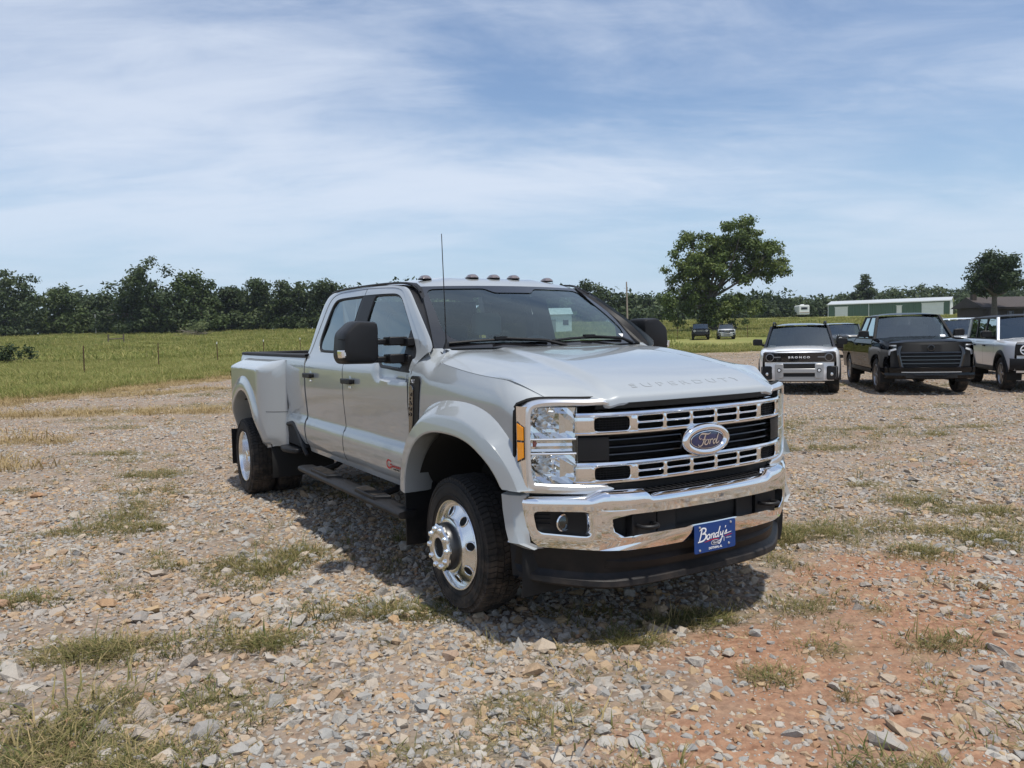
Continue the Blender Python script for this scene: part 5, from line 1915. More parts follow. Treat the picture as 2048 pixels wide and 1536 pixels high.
LOT_T = [tuft_mesh(k, 34, .012, .055, .085, 1.7, .0040, G_LOT) for k in range(8)]
LOT_TALL = [tuft_mesh(20 + k, 12, .05, .14, .06, 1.1, .0035, G_LOT) for k in range(5)]
FLD_T = [tuft_mesh(40 + k, 60, .08, .26, .40, .9, .014, G_FIELD) for k in range(6)]
FAR_T = [tuft_mesh(60 + k, 50, .12, .34, .9, .8, .045, G_FIELD) for k in range(5)]
DRY_T = [tuft_mesh(80 + k, 34, .03, .12, .22, 1.5, .009, G_STRAW) for k in range(5)]


def place(name, x, y, s0, sv, srcs, label):
    n = len(x)
    s_ = s0 * np.exp(rng.normal(0, sv, n))
    p_ = np.stack([x, y, ground_z(x, y)], 1)
    r_ = np.stack([rng.normal(0, .08, n), rng.normal(0, .08, n), rng.uniform(0, 6.283, n)], 1)
    return scatter(name, p_, r_, np.repeat(s_[:, None], 3, 1), srcs, label)


X, Y = [], []
for n, y0, y1 in ((50000, 1.6, 7.0), (38000, 7.0, 14), (34000, 14, 32)):
    x, y = fan_points(n, y0, y1)
    d = m_patch(x, y) * (1 - m_field(x, y)) * (.25 + .75 * sstep(.4, .6, fbm(x, y, 2.2, 3, 91))) + .012
    k = rng.random(n) < d * .85
    X.append(x[k]); Y.append(y[k])
x, y = np.concatenate(X), np.concatenate(Y)
# keep blades out from under the truck's tyres
place('lot_grass', x, y, 1.0, .3, LOT_T, 'low tufts of green and straw grass growing through the gravel')
k = rng.random(len(x)) < .07
place('tall_lot_grass', x[k], y[k], 1.0, .25, LOT_TALL, 'taller wispy seed stalks among the low grass tufts')
# field grass
x, y = fan_points(60000, 18, 62, .78, 2)
d = m_field(x, y) * (.35 + .65 * sstep(.3, .6, fbm(x, y, .35, 4, 61)))
k = (rng.random(len(x)) < d) & ~((x > 3) & (y < 50))
place('field_grass', x[k], y[k], 1.0, .25, FLD_T, 'knee-high green pasture grass beyond the gravel lot')
x, y = fan_points(30000, 60, 165, .76, 4)
d = .35 + .65 * sstep(.3, .65, fbm(x, y, .12, 4, 63))
k = (rng.random(len(x)) < d) & ~((np.abs(x - 22.5) < 7) & (y > 72) & (y < 93))
place('far_field_grass', x[k], y[k], 1.0, .3, FAR_T, 'rough pasture grass climbing towards the tree line')
x, y = fan_points(40000, 7, 45, .78, 2)
k = rng.random(len(x)) < m_straw(x, y) * .8
place('dry_grass', x[k], y[k], 1.0, .3, DRY_T, 'matted dry straw-coloured grass along the edge of the lot')
# ------------------------------------------------------------------ parked vehicles
WPAINT = P_mat('white_paint', (.88, .885, .885), .3, 0, 1.0, dirt=.25, dirt_top=.7)
BPAINT = P_mat('black_paint', (.003, .0032, .004), .35, 0, .55, .0, coat_rough=.02)
GPAINT = P_mat('carbon_grey_paint', (.085, .088, .09), .3, .3, 1.0, dirt=.2, dirt_top=.7)
SILVP = P_mat('skid_silver', (.42, .42, .42), .35, .5)
CARGLASS = glass_mat('car_glass', (.42, .48, .48), .10)
DRL = P_mat('running_light', (.85, .88, .9), .2, 0, .5)
ALLOY = P_mat('dark_alloy', (.30, .30, .31), .3, .9)


def simple_wheel(par, cx, cy, s, r=.37, wd=.24, rim=ALLOY, spokes=6):
    we = empty('wheel', (cx, cy, r))
    we.parent = par
    rr_ = r * .63
    MB().lathe([(rr_, -.015), (rr_ + .02, 0), (r * .85, .008), (r * .955, -.012), (r, -.04), (r, -wd + .04), (r * .95, -wd + .01), (rr_, -wd)], (0, 0, 0), 'y', 36, s).build('tyre', RUBBER, we)
    m = MB()
    m.lathe([(rr_ + .004, -.010), (rr_ - .012, -.004), (rr_ - .022, -.02), (rr_ - .03, -.10)], (0, 0, 0), 'y', 36, s)
    for k in range(spokes):
        a = 2 * math.pi * k / spokes
        ca, sa = math.cos(a), math.sin(a)
        q = []
        for rad, hw, yo in ((.05, .030, -.02), (rr_ - .015, .038, -.018)):
            for sg in (-1, 1):
                q.append((rad * ca - sg * hw * sa, s * yo, rad * sa + sg * hw * ca))
        m.add(q + [(x, y - s * .03, z) for x, y, z in q], [(0, 1, 3, 2), (0, 2, 6, 4), (1, 5, 7, 3)])
    m.lathe([(.001, -.008), (.05, -.010), (.06, -.04)], (0, 0, 0), 'y', 16, s)
    m.build('rim', rim, we)
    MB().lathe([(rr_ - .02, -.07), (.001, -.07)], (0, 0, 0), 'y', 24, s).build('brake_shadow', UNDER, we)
    return we


def vehicle(name, loc, rz, label, cat, group, sp, paint, roofpaint=None, detail=2):
    v = empty(name, (loc[0], loc[1], float(loc[2]) if len(loc) > 2 else 0.0), rz, label, cat, group)
    Wh, fo, wb, ro = sp['W'] / 2, sp['fo'], sp['wb'], sp['ro']
    hz, bz_, H = sp['hood'], sp['belt'], sp['H']
    zs, wr = sp['sill'], sp['wr']
    ar = wr + .075
    xw, xwt = sp['ws']            # windscreen foot and top
    xrt, xrb = sp['back']         # rear glass top and foot (from front axle, negative is back)
    bed = sp.get('bed')
    x0, x1 = -wb - ro, fo
    roofpaint = roofpaint or paint
    plan = lambda x: 1 - .10 * np.clip((x - (fo - .55)) / .55, 0, 1) ** 2.2 - .05 * np.clip((x0 + .4 - x) / .4, 0, 1) ** 2
    prof = pchip([0, .08, .25, .55, .8, .93, 1.0], [.945, .975, .995, 1.0, .992, .975, .935])

    def topz(x):
        if x > xw:
            return hz - sp.get('drop', .06) * np.clip((x - xw) / (fo - xw), 0, 1) ** 2
        return bz_ if not (bed and x < xrb) else sp['bedz']

    def archz(x):
        z = zs
        for c in (0, -wb):
            if abs(x - c) < ar:
                z = max(z, wr + math.sqrt(ar * ar - (x - c) ** 2) * sp.get('archk', 1.0))
        return z
    for s in (-1, 1):
        P = []
        xs_ = sorted(set(np.round(np.r_[np.linspace(x0, x1, 40), np.linspace(-ar, ar, 14), np.linspace(-wb - ar, -wb + ar, 14), [xrb - .001, xrb + .001]], 4)))
        for x in xs_:
            lo, hi = archz(x), topz(x)
            if x > fo - .3:
                lo = zs + .05
            P.append([(x, s * Wh * float(plan(x)) * float(prof((z - zs) / (hi - zs))), z) for z in np.linspace(lo, hi, 12)])
        MB().grid(np.array(P)).build('body_side', paint, v, sharp=40)
        # black arch cladding and sill
        m = MB()
        if sp.get('clad', 0):
            for c in (0, -wb):
                rows = []
                for a in np.linspace(-.15, math.pi + .15, 20):
                    for_ = []
                    for d, yo in ((0, -.10), (0, .028), (.03, .040), (.085, .030), (.10, 0)):
                        x, z = c + (ar + d) * math.cos(a), wr + (ar + d) * math.sin(a)
                        for_.append((x, s * (Wh * float(plan(x)) + yo - .01), max(z, zs)))
                    rows.append(for_)
                m.grid(np.array(rows))
        m.grid(np.array([[(x, s * Wh * 1.0, zs + .10), (x, s * Wh * 1.005, zs + .02), (x, s * Wh * .93, zs - .03)] for x in (-wb + ar, -ar)]))
        m.build('cladding', BLACK, v)
        for c in (0, -wb):
            rows = [[(c + ar * math.cos(a), s * y, wr + ar * math.sin(a)) for y in (Wh * .97, Wh - .35)] for a in np.linspace(-.3, math.pi + .3, 16)]
            m = MB().grid(np.array(rows))
            m.add([(c + ar * math.cos(a), s * (Wh - .33), wr + ar * math.sin(a)) for a in np.linspace(-.3, math.pi + .3, 16)], [tuple(range(16))])
            m.build('wheel_well', UNDER, v)
            simple_wheel(v, c, s * (Wh - .015), s, wr, .26)
        # door seams and handles
        if detail > 1:
            for xs1 in sp['seams']:
                MB().grid(np.array([[(xs1 + d, s * (Wh * float(prof((z - zs) / (bz_ - zs))) + .0015), z) for d in (-.004, .004)] for z in np.linspace(zs + .06, bz_, 8)])).build('door_seam', GAP, v)
            for xs1 in sp['handles']:
                MB().box((xs1, s * (Wh + .012), bz_ - .16), (.2, .03, .035)).build('door_handle', BLACK if sp.get('clad') else paint, v, bevel=.008)
        # mirror
        m = MB().prism(round_poly([(.0, -.08), (.26, -.07), (.27, .07), (.22, .10), (.02, .09)], .03), lambda a, b: (xw - .28, s * (Wh - .03 + a * .95), bz_ + .13 + b), lambda a, b: (xw - .42, s * (Wh - .03 + a * .95), bz_ + .13 + b))
        m.box((xw - .36, s * (Wh - .06), bz_ + .06), (.08, .10, .06))
        m.build('mirror', BLACK if sp.get('clad') or paint is BPAINT else paint, v, bevel=.015)
    # bonnet
    rows = []
    for t in np.linspace(-1, 1, 21):
        rows.append([(x, t * Wh * .935 * float(plan(x)), topz(x) + .035 * (1 - t * t) * np.clip((fo - x) / .12, .2, 1) + sp.get('dome', .012) * (1 if abs(t) < .62 else 0)) for x in np.linspace(xw - .05, fo, 14)])
    MB().grid(np.array(rows)).build('bonnet', paint, v, sharp=25)
    # front face
    rows = []
    for t in np.linspace(-1, 1, 21):
        y = t * Wh * .935 * float(plan(fo))
        bow = .10 * (1 - t * t) - .10
        rows.append([(fo + bow * .0 + .0, y, topz(fo)), (fo + .05 + bow, y, topz(fo) - .05), (fo + .07 + bow, y, .75), (fo + .08 + bow, y, .55), (fo + .03 + bow, y, zs)])
    MB().grid(np.array(rows)).build('front_face', paint if not sp.get('dark_face') else UNDER, v, sharp=35)
    rows = [[(x0 - .02 * (1 - t * t), t * Wh * .93, z) for z in (zs, .6, 1.0, sp['bedz'] if bed else bz_)] for t in np.linspace(-1, 1, 9)]
    MB().grid(np.array(rows)).build('rear_face', paint, v)
    # greenhouse
    yb, yr = Wh * .925, Wh * .925 - sp.get('tumble', .14)
    zr = H - .07
    F = lambda x, y, z: (x, y, z)
    fl, ft = (xw, bz_ if False else topz(xw) - .01), (xwt, zr)
    m = MB()
    m.grid(np.array([[(xw - .10 * t * t + .0, t * yb * .97, fl[1]), (((xw + xwt) / 2) - .07 * t * t + .015, t * (yb + yr) / 2 * .96, (fl[1] + zr) / 2), (xwt - .05 * t * t, t * yr * .95, zr)] for t in np.linspace(-1, 1, 15)]))
    m.build('windscreen', CARGLASS, v)
    MB().grid(np.array([[(xrb, t * yb, bz_), (xrt, t * yr, zr)] for t in (-1, 0, 1)])).build('rear_glass', DARKGLASS, v)
    for s in (-1, 1):
        cut = sp['pillars']
        zt_ = zr - .02
        edge = lambda z: (z - bz_) / (zr - bz_)
        P = [[(x_lo + (x_hi - x_lo) * k, s * (yb + (yr - yb) * k - .012), bz_ + (zr - bz_) * k) for k in (0, 1)] for x_lo, x_hi in ((xw - .10, xwt - .03), (cut[0], cut[0]), (cut[-1], cut[-1]), (xrb, xrt))]
        MB().grid(np.array(P[:2])).build('front_side_glass', CARGLASS, v)
        MB().grid(np.array(P[1:])).build('rear_side_glass', DARKGLASS, v)
        # pillars and window frame
        m = MB()

        def bar(pa, pb, w_, d_=.014):
            (xa, ka), (xb2, kb) = pa, pb
            q = []
            for x, k, hw in ((xa, ka, w_ / 2), (xb2, kb, w_ / 2)):
                y = s * (yb + (yr - yb) * k)
                z = bz_ + (zr - bz_) * k
                q += [(x - hw, y + s * .004, z), (x + hw, y + s * .004, z), (x + hw, y - s * .05, z), (x - hw, y - s * .05, z)]
            m.add(q, [(0, 1, 5, 4), (1, 2, 6, 5), (2, 3, 7, 6), (3, 0, 4, 7)])
        bar((xw - .05, -.06), (xwt - .02, 1.0), .11)
        bar((xrb + .06, 0), (xrt + .04, 1.0), sp.get('cpillar', .16))
        m.build('pillar', UNDER if paint is BPAINT else (roofpaint if sp.get('pillar_roof') else paint), v)
        m = MB()
        for c in cut:
            bar((c, 0), (c, 1.0), .10)
        for k in (.02, .97):
            xa_, xb2_ = (xw - .08) * (1 - k) + (xwt - .05) * k, xrb * (1 - k) + xrt * k
            zz = bz_ + (zr - bz_) * k
            y = s * (yb + (yr - yb) * k + .004)
            m.add([(xa_, y, zz - .02), (xb2_, y, zz - .02), (xb2_, y, zz + .02), (xa_, y, zz + .02)], [(0, 1, 2, 3)])
        m.build('window_trim', BLACK, v)
    rows = []
    for t in np.linspace(-1, 1, 17):
        rows.append([(x, t * yr * 1.015, zr + (H - zr) * (1 - abs(t) ** 3.5) * float(np.interp(x, [xrt - .02, xrt + .25, xwt - .35, xwt + .02], [.5, 1, 1, .35])) + (.0 if abs(t) < 1 else -.02)) for x in np.linspace(xrt - .04, xwt + .03, 12)])
    MB().grid(np.array(rows)).build('roof', roofpaint, v, sharp=40)
    # interior and underside
    m = MB()
    m.box(((xw + xrb) / 2 - .15, 0, bz_ - .22), (abs(xw - xrb) - .2, Wh * 1.7, .3))
    for y in (-.38, .38):
        m.box((xwt - .55, y, bz_ + .05), (.18, .46, .6)).box((xwt - .58, y, bz_ + .42), (.10, .25, .18))
    m.box((xrt + .55, 0, bz_ + .1), (.18, 1.2, .5))
    m.build('interior', INTERD, v, bevel=.03)
    MB().box(((x0 + x1) / 2, 0, zs + .05), (x1 - x0 - .3, Wh * 1.5, .18)).build('underbody', UNDER, v)
    if bed:
        m = MB().grid(np.array([[(x, y, sp['bedz'] - .02) for x in (x0 + .03, xrb - .02)] for y in (-Wh * .93, Wh * .93)]))
        m.build('bed_cover', LINER, v)
        MB().grid(np.array([[(xrb, y, zs), (xrb, y, bz_)] for y in (-Wh * .93, Wh * .93)])).build('cab_back', paint, v)
    return v


SUV = dict(W=1.90, fo=.86, wb=2.67, ro=.86, hood=1.13, belt=1.13, H=1.76, sill=.34, wr=.355, ws=(-.42, -.98), back=(-3.15, -3.42), seams=(-.55, -1.50, -2.45), handles=(-1.35, -2.3), pillars=(-1.55, -2.55), clad=1, drop=.07, tumble=.15, pillar_roof=1)
BOX = dict(W=1.94, fo=.82, wb=2.95, ro=.86, hood=1.22, belt=1.23, H=1.87, sill=.46, wr=.41, ws=(-.52, -.86), back=(-3.50, -3.62), seams=(-.60, -1.62, -2.60), handles=(-1.48, -2.46), pillars=(-1.70, -2.62), clad=1, drop=.03, tumble=.07, pillar_roof=0, cpillar=.22)
PICK = dict(W=2.03, fo=.95, wb=3.70, ro=1.25, hood=1.32, belt=1.30, H=1.97, sill=.46, wr=.42, ws=(-.55, -1.22), back=(-2.62, -2.95), seams=(-.72, -1.78, -2.86), handles=(-1.62, -2.6), pillars=(-1.88,), bed=1, bedz=1.32, clad=0, dark_face=1, drop=.09, tumble=.19, pillar_roof=1)


def rect_on(xf, y0, y1, z0, z1, dx=0.0, r=.02, d=.03, bowk=.10, Wf=.87):
    """rounded block on the front face, following its bow"""
    pl = round_poly([(y0, z0), (y1, z0), (y1, z1), (y0, z1)], r, 4)
    f = lambda o: (lambda a, b: (xf + o - bowk * (a / Wf) ** 2, a, b))
    return MB().prism(pl, f(dx), f(dx - d))


def suv_front(v, paint, lettering='BRONCO'):
    fo = SUV['fo']
    X = fo + .075
    m = MB().grid(np.array([[(X + .012 - .10 * (y / .87) ** 2, y, z) for z in (.80, .84, .99, 1.03)] for y in np.linspace(-.84, .84, 21)]))
    g = m.build('grille', GLOSSB, v)
    for s in (-1, 1):
        c = (X - .065, s * .68, .915)
        m = MB().lathe([(.105, 0), (.105, .035), (.09, .045), (.085, .02), (.001, .02)], c, 'x', 24)
        m.build('headlamp', GLOSSB, v)
        MB().lathe([(.099, .036), (.095, .049), (.082, .05), (.078, .03)], c, 'x', 24).build('lamp_ring', ALLOY, v)
        m = MB()
        m.add([(X - .012, s * y, z) for y, z in ((.60, .905), (.34, .912), (.34, .932), (.60, .935))], [(0, 1, 2, 3)])
        m.build('light_bar', ALLOY, v)
        rect_on(X, s * .46 - .10, s * .46 + .10, .40, .76, .035, .04, .10).build('bumper_horn', SILVP, v, bevel=.015)
        c = (X + .015, s * .46, .60)
        MB().lathe([(.052, .0), (.052, .012), (.034, .014), (.03, .004)], c, 'x', 16).build('tow_ring', BLACK, v)
        MB().lathe([(.034, .012), (.001, .014)], c, 'x', 16).build('tow_ring_centre', DRL, v)
        rect_on(X, s * .76 - .13, s * .76 + .13, .36, .70, .012, .05, .06).build('bumper_corner', BLACK, v, bevel=.02)
        MB().lathe([(.045, .0), (.04, .015), (.001, .02)], (X - .075, s * .74, .50), 'x', 14).build('fog_lamp', SATIN, v)
    text_part('grille_lettering', lettering, .088, lambda u, w_, o: (X + .016 - .10 * (u / .87) ** 2 + o, u, .915 + w_ * .72), WHITE, g, extrude=.006, spacing=1.55, bold=.003)
    rect_on(X, -.37, .37, .64, .76, .02, .02, .05).build('upper_intake', UNDER, v)
    rect_on(X, -.38, .38, .53, .64, .036, .02, .08).build('bumper_bar', SILVP, v, bevel=.01)
    rect_on(X, -.36, .36, .445, .53, .02, .02, .05).build('lower_intake', UNDER, v)
    rect_on(X, -.56, .56, .33, .445, .034, .04, .09).build('skid_plate', SILVP, v, bevel=.015)
    for s in (-1, 1):
        MB().tube(crom([(-1.15, s * .66, 1.70), (-1.25, s * .66, 1.775), (-2.1, s * .67, 1.80), (-2.95, s * .66, 1.775), (-3.05, s * .66, 1.70)], 5), .022, 8).build('roof_rail', BLACK, v)


def box_front(v, paint):
    fo = BOX['fo']
    X = fo + .06
    m = MB().grid(np.array([[(X + .018 - .10 * (y / .87) ** 2, y, z) for z in (.87, .90, 1.10, 1.13)] for y in np.linspace(-.86, .86, 21)]))
    g = m.build('grille', BLACK, v)
    for s in (-1, 1):
        c = (X - .06, s * .66, 1.0)
        MB().lathe([(.125, 0), (.125, .05), (.108, .062), (.10, .03), (.05, .02), (.001, .02)], c, 'x', 28).build('headlamp', GLOSSB, v)
        MB().lathe([(.118, .05), (.112, .066), (.094, .066), (.09, .04)], c, 'x', 28).build('lamp_ring', DRL, v)
        MB().box((X - .0, s * .66, 1.0), (.02, .18, .022)).build('lamp_bar', DRL, v)
        m = MB().tube(crom([(X + .0, s * .50, .66), (X + .07, s * .50, .67), (X + .07, s * .42, .67), (X, s * .42, .66)], 4), .014, 6)
        m.build('tow_hook', REDLENS if False else BLACK, v)
    m = MB()
    for z in (.92, .96, 1.04, 1.08):
        m.box((X + .022, 0, z), (.02, .95, .012))
    m.box((X + .026, 0, 1.0), (.02, 1.1, .03))
    m.build('grille_slat', ALLOY, g)
    text_part('grille_lettering', 'BRONCO', .065, lambda u, w_, o: (X + .038 + o, u, 1.0 + w_ * .7), WHITE, g, extrude=.004, spacing=1.8)
    m = MB()
    rows = [[(X + .10 - .20 * (abs(t) ** 3) + a, t * .96, z) for a, z in ((-.12, .80), (-.01, .795), (0, .77), (0, .60), (-.04, .52), (-.15, .50))] for t in np.linspace(-1, 1, 19)]
    m.grid(np.array(rows)).build('bumper', BLACK, v, sharp=30)
    rect_on(X, -.45, .45, .56, .70, .125, .03, .05, .05).build('bumper_intake', UNDER, v)


def pick_front(v, paint):
    fo = PICK['fo']
    X = fo + .07
    # large trapezoid grille with bars
    out_ = round_poly([(-.66, .62), (.66, .62), (.74, 1.02), (.66, 1.20), (-.66, 1.20), (-.74, 1.02)], [.06, .06, .1, .12, .12, .1], 5)
    f = lambda a, b, o: (X + o - .10 * (a / .93) ** 2 - .10 * np.clip((b - .9) / .3, 0, 1) ** 2, a, b)
    m = MB()
    inner = [(a * .90, .62 + (b - .62) * .90 + .03) for a, b in out_]
    ring_tile(m, lambda a, b, o: f(a, b, .035 + o), out_, inner, .07, 60, .015)
    g = m.build('grille', GLOSSB, v)
    m = MB().grid(np.array([[f(y, z, -.02) for z in np.linspace(.64, 1.17, 6)] for y in np.linspace(-.66, .66, 13)]))
    m.build('grille_mesh', UNDER, g)
    for z in (.735, .82, .905, .99):
        m = MB().grid(np.array([[f(y, z + dz, dx) for dz, dx in ((.022, -.01), (.014, .022), (-.010, .024), (-.026, -.01))] for y in np.linspace(-.64, .64, 15)]))
        m.build('grille_bar', GLOSSB, g)
    rect_on(X - .06, -.60, .60, 1.085, 1.15, .02, .02, .03).build('grille_panel', UNDER, g)
    m = MB().lathe([(.075, 0), (.078, .012), (.06, .016), (.056, .008)], f(0, 1.10, .03), 'x', 24)
    m.build('emblem', GLOSSB, g)
    for s in (-1, 1):
        pl = [(.72, 1.19), (.93, 1.20), (.95, 1.06), (.90, .93), (.86, 1.03), (.73, 1.08)]
        ff = lambda o: (lambda a, b: (X - .09 - .16 * ((a - .70) / .25) ** 2 + o, s * a, b))
        m = MB().prism(pl, ff(.03), ff(-.08))
        hl = m.build('headlamp', GLOSSB, v)
        m = MB()
        ln = [(.74, 1.085), (.865, 1.045), (.885, 1.02), (.905, .94)]
        for lo, hi, w_ in ((0, 1, .045), (1, 2, .05), (2, 3, .07)):
            a, b = np.array(ln[lo]), np.array(ln[hi])
            t = (b - a) / np.linalg.norm(b - a)
            n_ = np.array([-t[1], t[0]]) * w_ / 2
            m.add([ff(.05)(*q) for q in (a - n_, b - n_, b + n_, a + n_)], [(0, 1, 2, 3)])
        m.build('running_light', DRL, hl)
        m = MB().add([ff(.05)(*q) for q in ((.74, 1.18), (.92, 1.185), (.92, 1.155), (.74, 1.15))], [(0, 1, 2, 3)])
        m.build('lamp_strip', DRL, hl)
        rect_on(X, s * .84 - .12, s * .84 + .12, .56, .78, .02, .05, .08, .20).build('bumper_corner', BPAINT, v, bevel=.03)
    m = MB()
    rows = [[(X + .09 - .22 * abs(t) ** 3 + a, t * .97, z) for a, z in ((-.14, .66), (-.02, .655), (0, .64), (0, .56), (-.03, .52), (-.02, .46), (-.06, .38), (-.16, .36))] for t in np.linspace(-1, 1, 19)]
    m.grid(np.array(rows)).build('bumper', BPAINT, v, sharp=25)
    m = MB().grid(np.array([[(X + .094 - .22 * abs(t) ** 3, t * .97, z) for z in (.53, .545)] for t in np.linspace(-.66, .66, 11)]))
    m.build('bumper_trim', SATIN, v)
    rect_on(X, -.55, .55, .40, .49, .075, .02, .04, .05).build('lower_intake', UNDER, v)
    # screen sticker
    m = MB().add([(-.62, .74, 1.345), (-.60, .62, 1.345), (-.66, .62, 1.39), (-.68, .74, 1.39)], [(0, 1, 2, 3)])
    m.build('screen_sticker', WHITE, v)


def heading(deg):
    """facing the photographer's side, turned deg from straight towards -Y"""
    return math.atan2(-math.cos(R(deg)), -math.sin(R(deg)))


GRP = 'vehicles parked on the gravel lot'
FAR = 'vehicles parked in rows at the back of the lot'
v = vehicle('parked_suv', (7.36, 20.0), heading(20.4), 'white compact SUV with black roof and rails, grille lettered in white, beside black pickup', 'suv', GRP, SUV, WPAINT, GLOSSB)
suv_front(v, WPAINT)
v = vehicle('parked_pickup', (10.05, 19.25), heading(14), 'black crew cab pickup with tall black grille between two white SUVs', 'pickup truck', GRP, PICK, BPAINT, BPAINT)
pick_front(v, BPAINT)
v = vehicle('parked_offroader', (12.95, 18.95), heading(18), 'white boxy off-roader with black roof and round headlamps to the right of black pickup', 'suv', GRP, BOX, WPAINT, BLACK)
box_front(v, WPAINT)
v = vehicle('parked_offroader', (18.3, 42.5, gz(18.3, 42.5)), heading(6), 'dark grey boxy off-roader standing well behind the black pickup', 'suv', FAR, BOX, GPAINT, GPAINT)
box_front(v, GPAINT)
v = vehicle('parked_suv', (18.0, 47.0, gz(18, 47)), heading(4), 'white SUV with black roof hidden behind lettered white SUV, only its roof showing', 'suv', FAR, SUV, WPAINT, BLACK, detail=1)
suv_front(v, WPAINT)
v = vehicle('parked_offroader', (15.6, 26.3), heading(14), 'all white boxy off-roader with white roof peeking out behind black pickup mirror', 'suv', FAR, BOX, WPAINT, WPAINT, detail=1)
box_front(v, WPAINT)
v = vehicle('parked_pickup', (16.9, 31.0), heading(12), 'white pickup mostly hidden behind the black pickup cab', 'pickup truck', FAR, PICK, WPAINT, WPAINT, detail=1)
pick_front(v, WPAINT)
for x, y, hd, spn, pt, rf, lb in ((20.6, 35.0, 12, SUV, BPAINT, BPAINT, 'black SUV two rows behind the white boxy off-roader with round headlamps'),
                                  (23.6, 37.5, 14, BOX, GPAINT, BLACK, 'grey boxy off-roader in back row beside black SUV near right frame edge'),
                                  (20.2, 28.6, 15, SUV, WPAINT, BLACK, 'white SUV with black roof directly behind white boxy off-roader'),
                                  (26.6, 41.5, 14, SUV, GPAINT, GPAINT, 'dark grey SUV in farthest parked row under the dark tree')):
    v = vehicle('parked_suv' if spn is SUV else 'parked_offroader', (x, y, gz(x, y)), heading(hd), lb, 'suv', FAR, spn, pt, rf, detail=1)
    (suv_front if spn is SUV else box_front)(v, pt)
for x, y, spn, pt, rf, lb in ((21.3, 88, BOX, BPAINT, BPAINT, 'far black off-roader facing out from under the big cottonwood tree'), (24.2, 88, SUV, WPAINT, BLACK, 'far white SUV with black grille beside black off-roader under the big tree')):
    v = vehicle('parked_suv' if spn is SUV else 'parked_offroader', (x, y, gz(x, y)), heading(13), lb, 'suv', 'pair of vehicles under the big tree', spn, pt, rf, detail=1)
    (suv_front if spn is SUV else box_front)(v, pt)
# ------------------------------------------------------------------ trees and far things
def leaf_mat(name, c0, c1, c2):
    m, nt = new_mat(name)
    o = N(nt, 'ShaderNodeOutputMaterial')
    a = N(nt, 'ShaderNodeAttribute', attribute_name='tone')
    oi = N(nt, 'ShaderNodeObjectInfo')
    f = math_node(nt, 'ADD', math_node(nt, 'MULTIPLY', a.outputs['Fac'], .72), math_node(nt, 'MULTIPLY', oi.outputs['Random'], .28))
    cr = N(nt, 'ShaderNodeValToRGB')
    cr.color_ramp.elements[0].color = (*c0, 1)
    cr.color_ramp.elements[1].color = (*c2, 1)
    e_ = cr.color_ramp.elements.new(.5)
    e_.color = (*c1, 1)
    nt.links.new(f, cr.inputs[0])
    d = N(nt, 'ShaderNodeBsdfPrincipled', ins={'Roughness': .6, 'Specular IOR Level': .25})
    t = N(nt, 'ShaderNodeBsdfTranslucent')
    nt.links.new(cr.outputs[0], d.inputs['Base Color'])
    nt.links.new(cr.outputs[0], t.inputs[0])
    mx = N(nt, 'ShaderNodeMixShader', ins={0: .28})
    nt.links.new(d.outputs[0], mx.inputs[1])
    nt.links.new(t.outputs[0], mx.inputs[2])
    nt.links.new(mx.outputs[0], o.inputs[0])
    return m


L_COT = leaf_mat('cottonwood_leaf', (.055, .088, .020), (.10, .14, .034), (.19, .215, .06))
L_DARK = leaf_mat('oak_leaf', (.026, .045, .016), (.042, .065, .022), (.075, .095, .034))
L_FAR = leaf_mat('far_leaf', (.036, .058, .022), (.060, .085, .032), (.105, .125, .046))
L_MID = leaf_mat('ash_leaf', (.045, .070, .022), (.075, .105, .033), (.14, .155, .05))
L_PALE = leaf_mat('pale_leaf', (.10, .13, .05), (.16, .19, .08), (.25, .26, .13))
BARK = P_mat('bark', (.10, .085, .07), .9, var=.3, vscale=5, bump=.5, bscale=12)
BRUSHW = P_mat('dead_wood', (.17, .145, .12), .9, var=.3, vscale=6)


def foliage(rg, clumps, leaf, squash=.8, dens=1.0):
    """leaf quads gathered in clumps; clumps: (centre, radius, count)"""
    V, Tn = [], []
    for c, r_, n in clumps:
        n = int(n * dens)
        d = rg.normal(size=(n, 3))
        d /= np.linalg.norm(d, axis=1)[:, None]
        rad = r_ * np.minimum(1.3, np.abs(rg.normal(.72, .30, n)))
        p_ = np.array(c) + d * rad[:, None] * np.array([1, 1, squash])
        # leaf plane roughly facing out and up
        nn = d * .7 + rg.normal(0, .6, (n, 3)) + np.array([0, 0, .5])
        nn /= np.linalg.norm(nn, axis=1)[:, None]
        t = np.cross(nn, rg.normal(size=(n, 3)))
        t /= np.linalg.norm(t, axis=1)[:, None]
        b = np.cross(nn, t)
        s_ = (leaf * rg.uniform(.6, 1.35, n) / 2)[:, None]
        V.append(np.stack([p_ - t * s_ * 1.2, p_ - b * s_ * .7, p_ + t * s_ * 1.2, p_ + b * s_ * .7], 1).reshape(-1, 3))
        tone = np.clip(rg.uniform(.05, .75) + rg.normal(0, .16, n), 0, 1)
        Tn.append(np.repeat(tone, 4))
    V = np.concatenate(V)
    F = np.arange(len(V)).reshape(-1, 4)
    return V, F, np.concatenate(Tn)


def clumps_in(rg, ells, n, r0, r1, per, shell=.55):
    vol = np.array([e[3] * e[4] * e[5] for e in ells]) ** .75
    vol /= vol.sum()
    out_ = []
    for k in rg.choice(len(ells), n, p=vol):
        e = ells[k]
        d = rg.normal(size=3)
        d /= np.linalg.norm(d)
        q = shell + (1 - shell) * rg.random() if rg.random() < .75 else rg.random() * shell
        c = np.array(e[:3]) + d * np.array(e[3:6]) * q
        if c[2] < .6:
            c[2] = rg.uniform(.6, 1.4)
        r_ = rg.uniform(r0, r1)
        out_.append((c, r_, per * (r_ / r1) ** 2))
    return out_


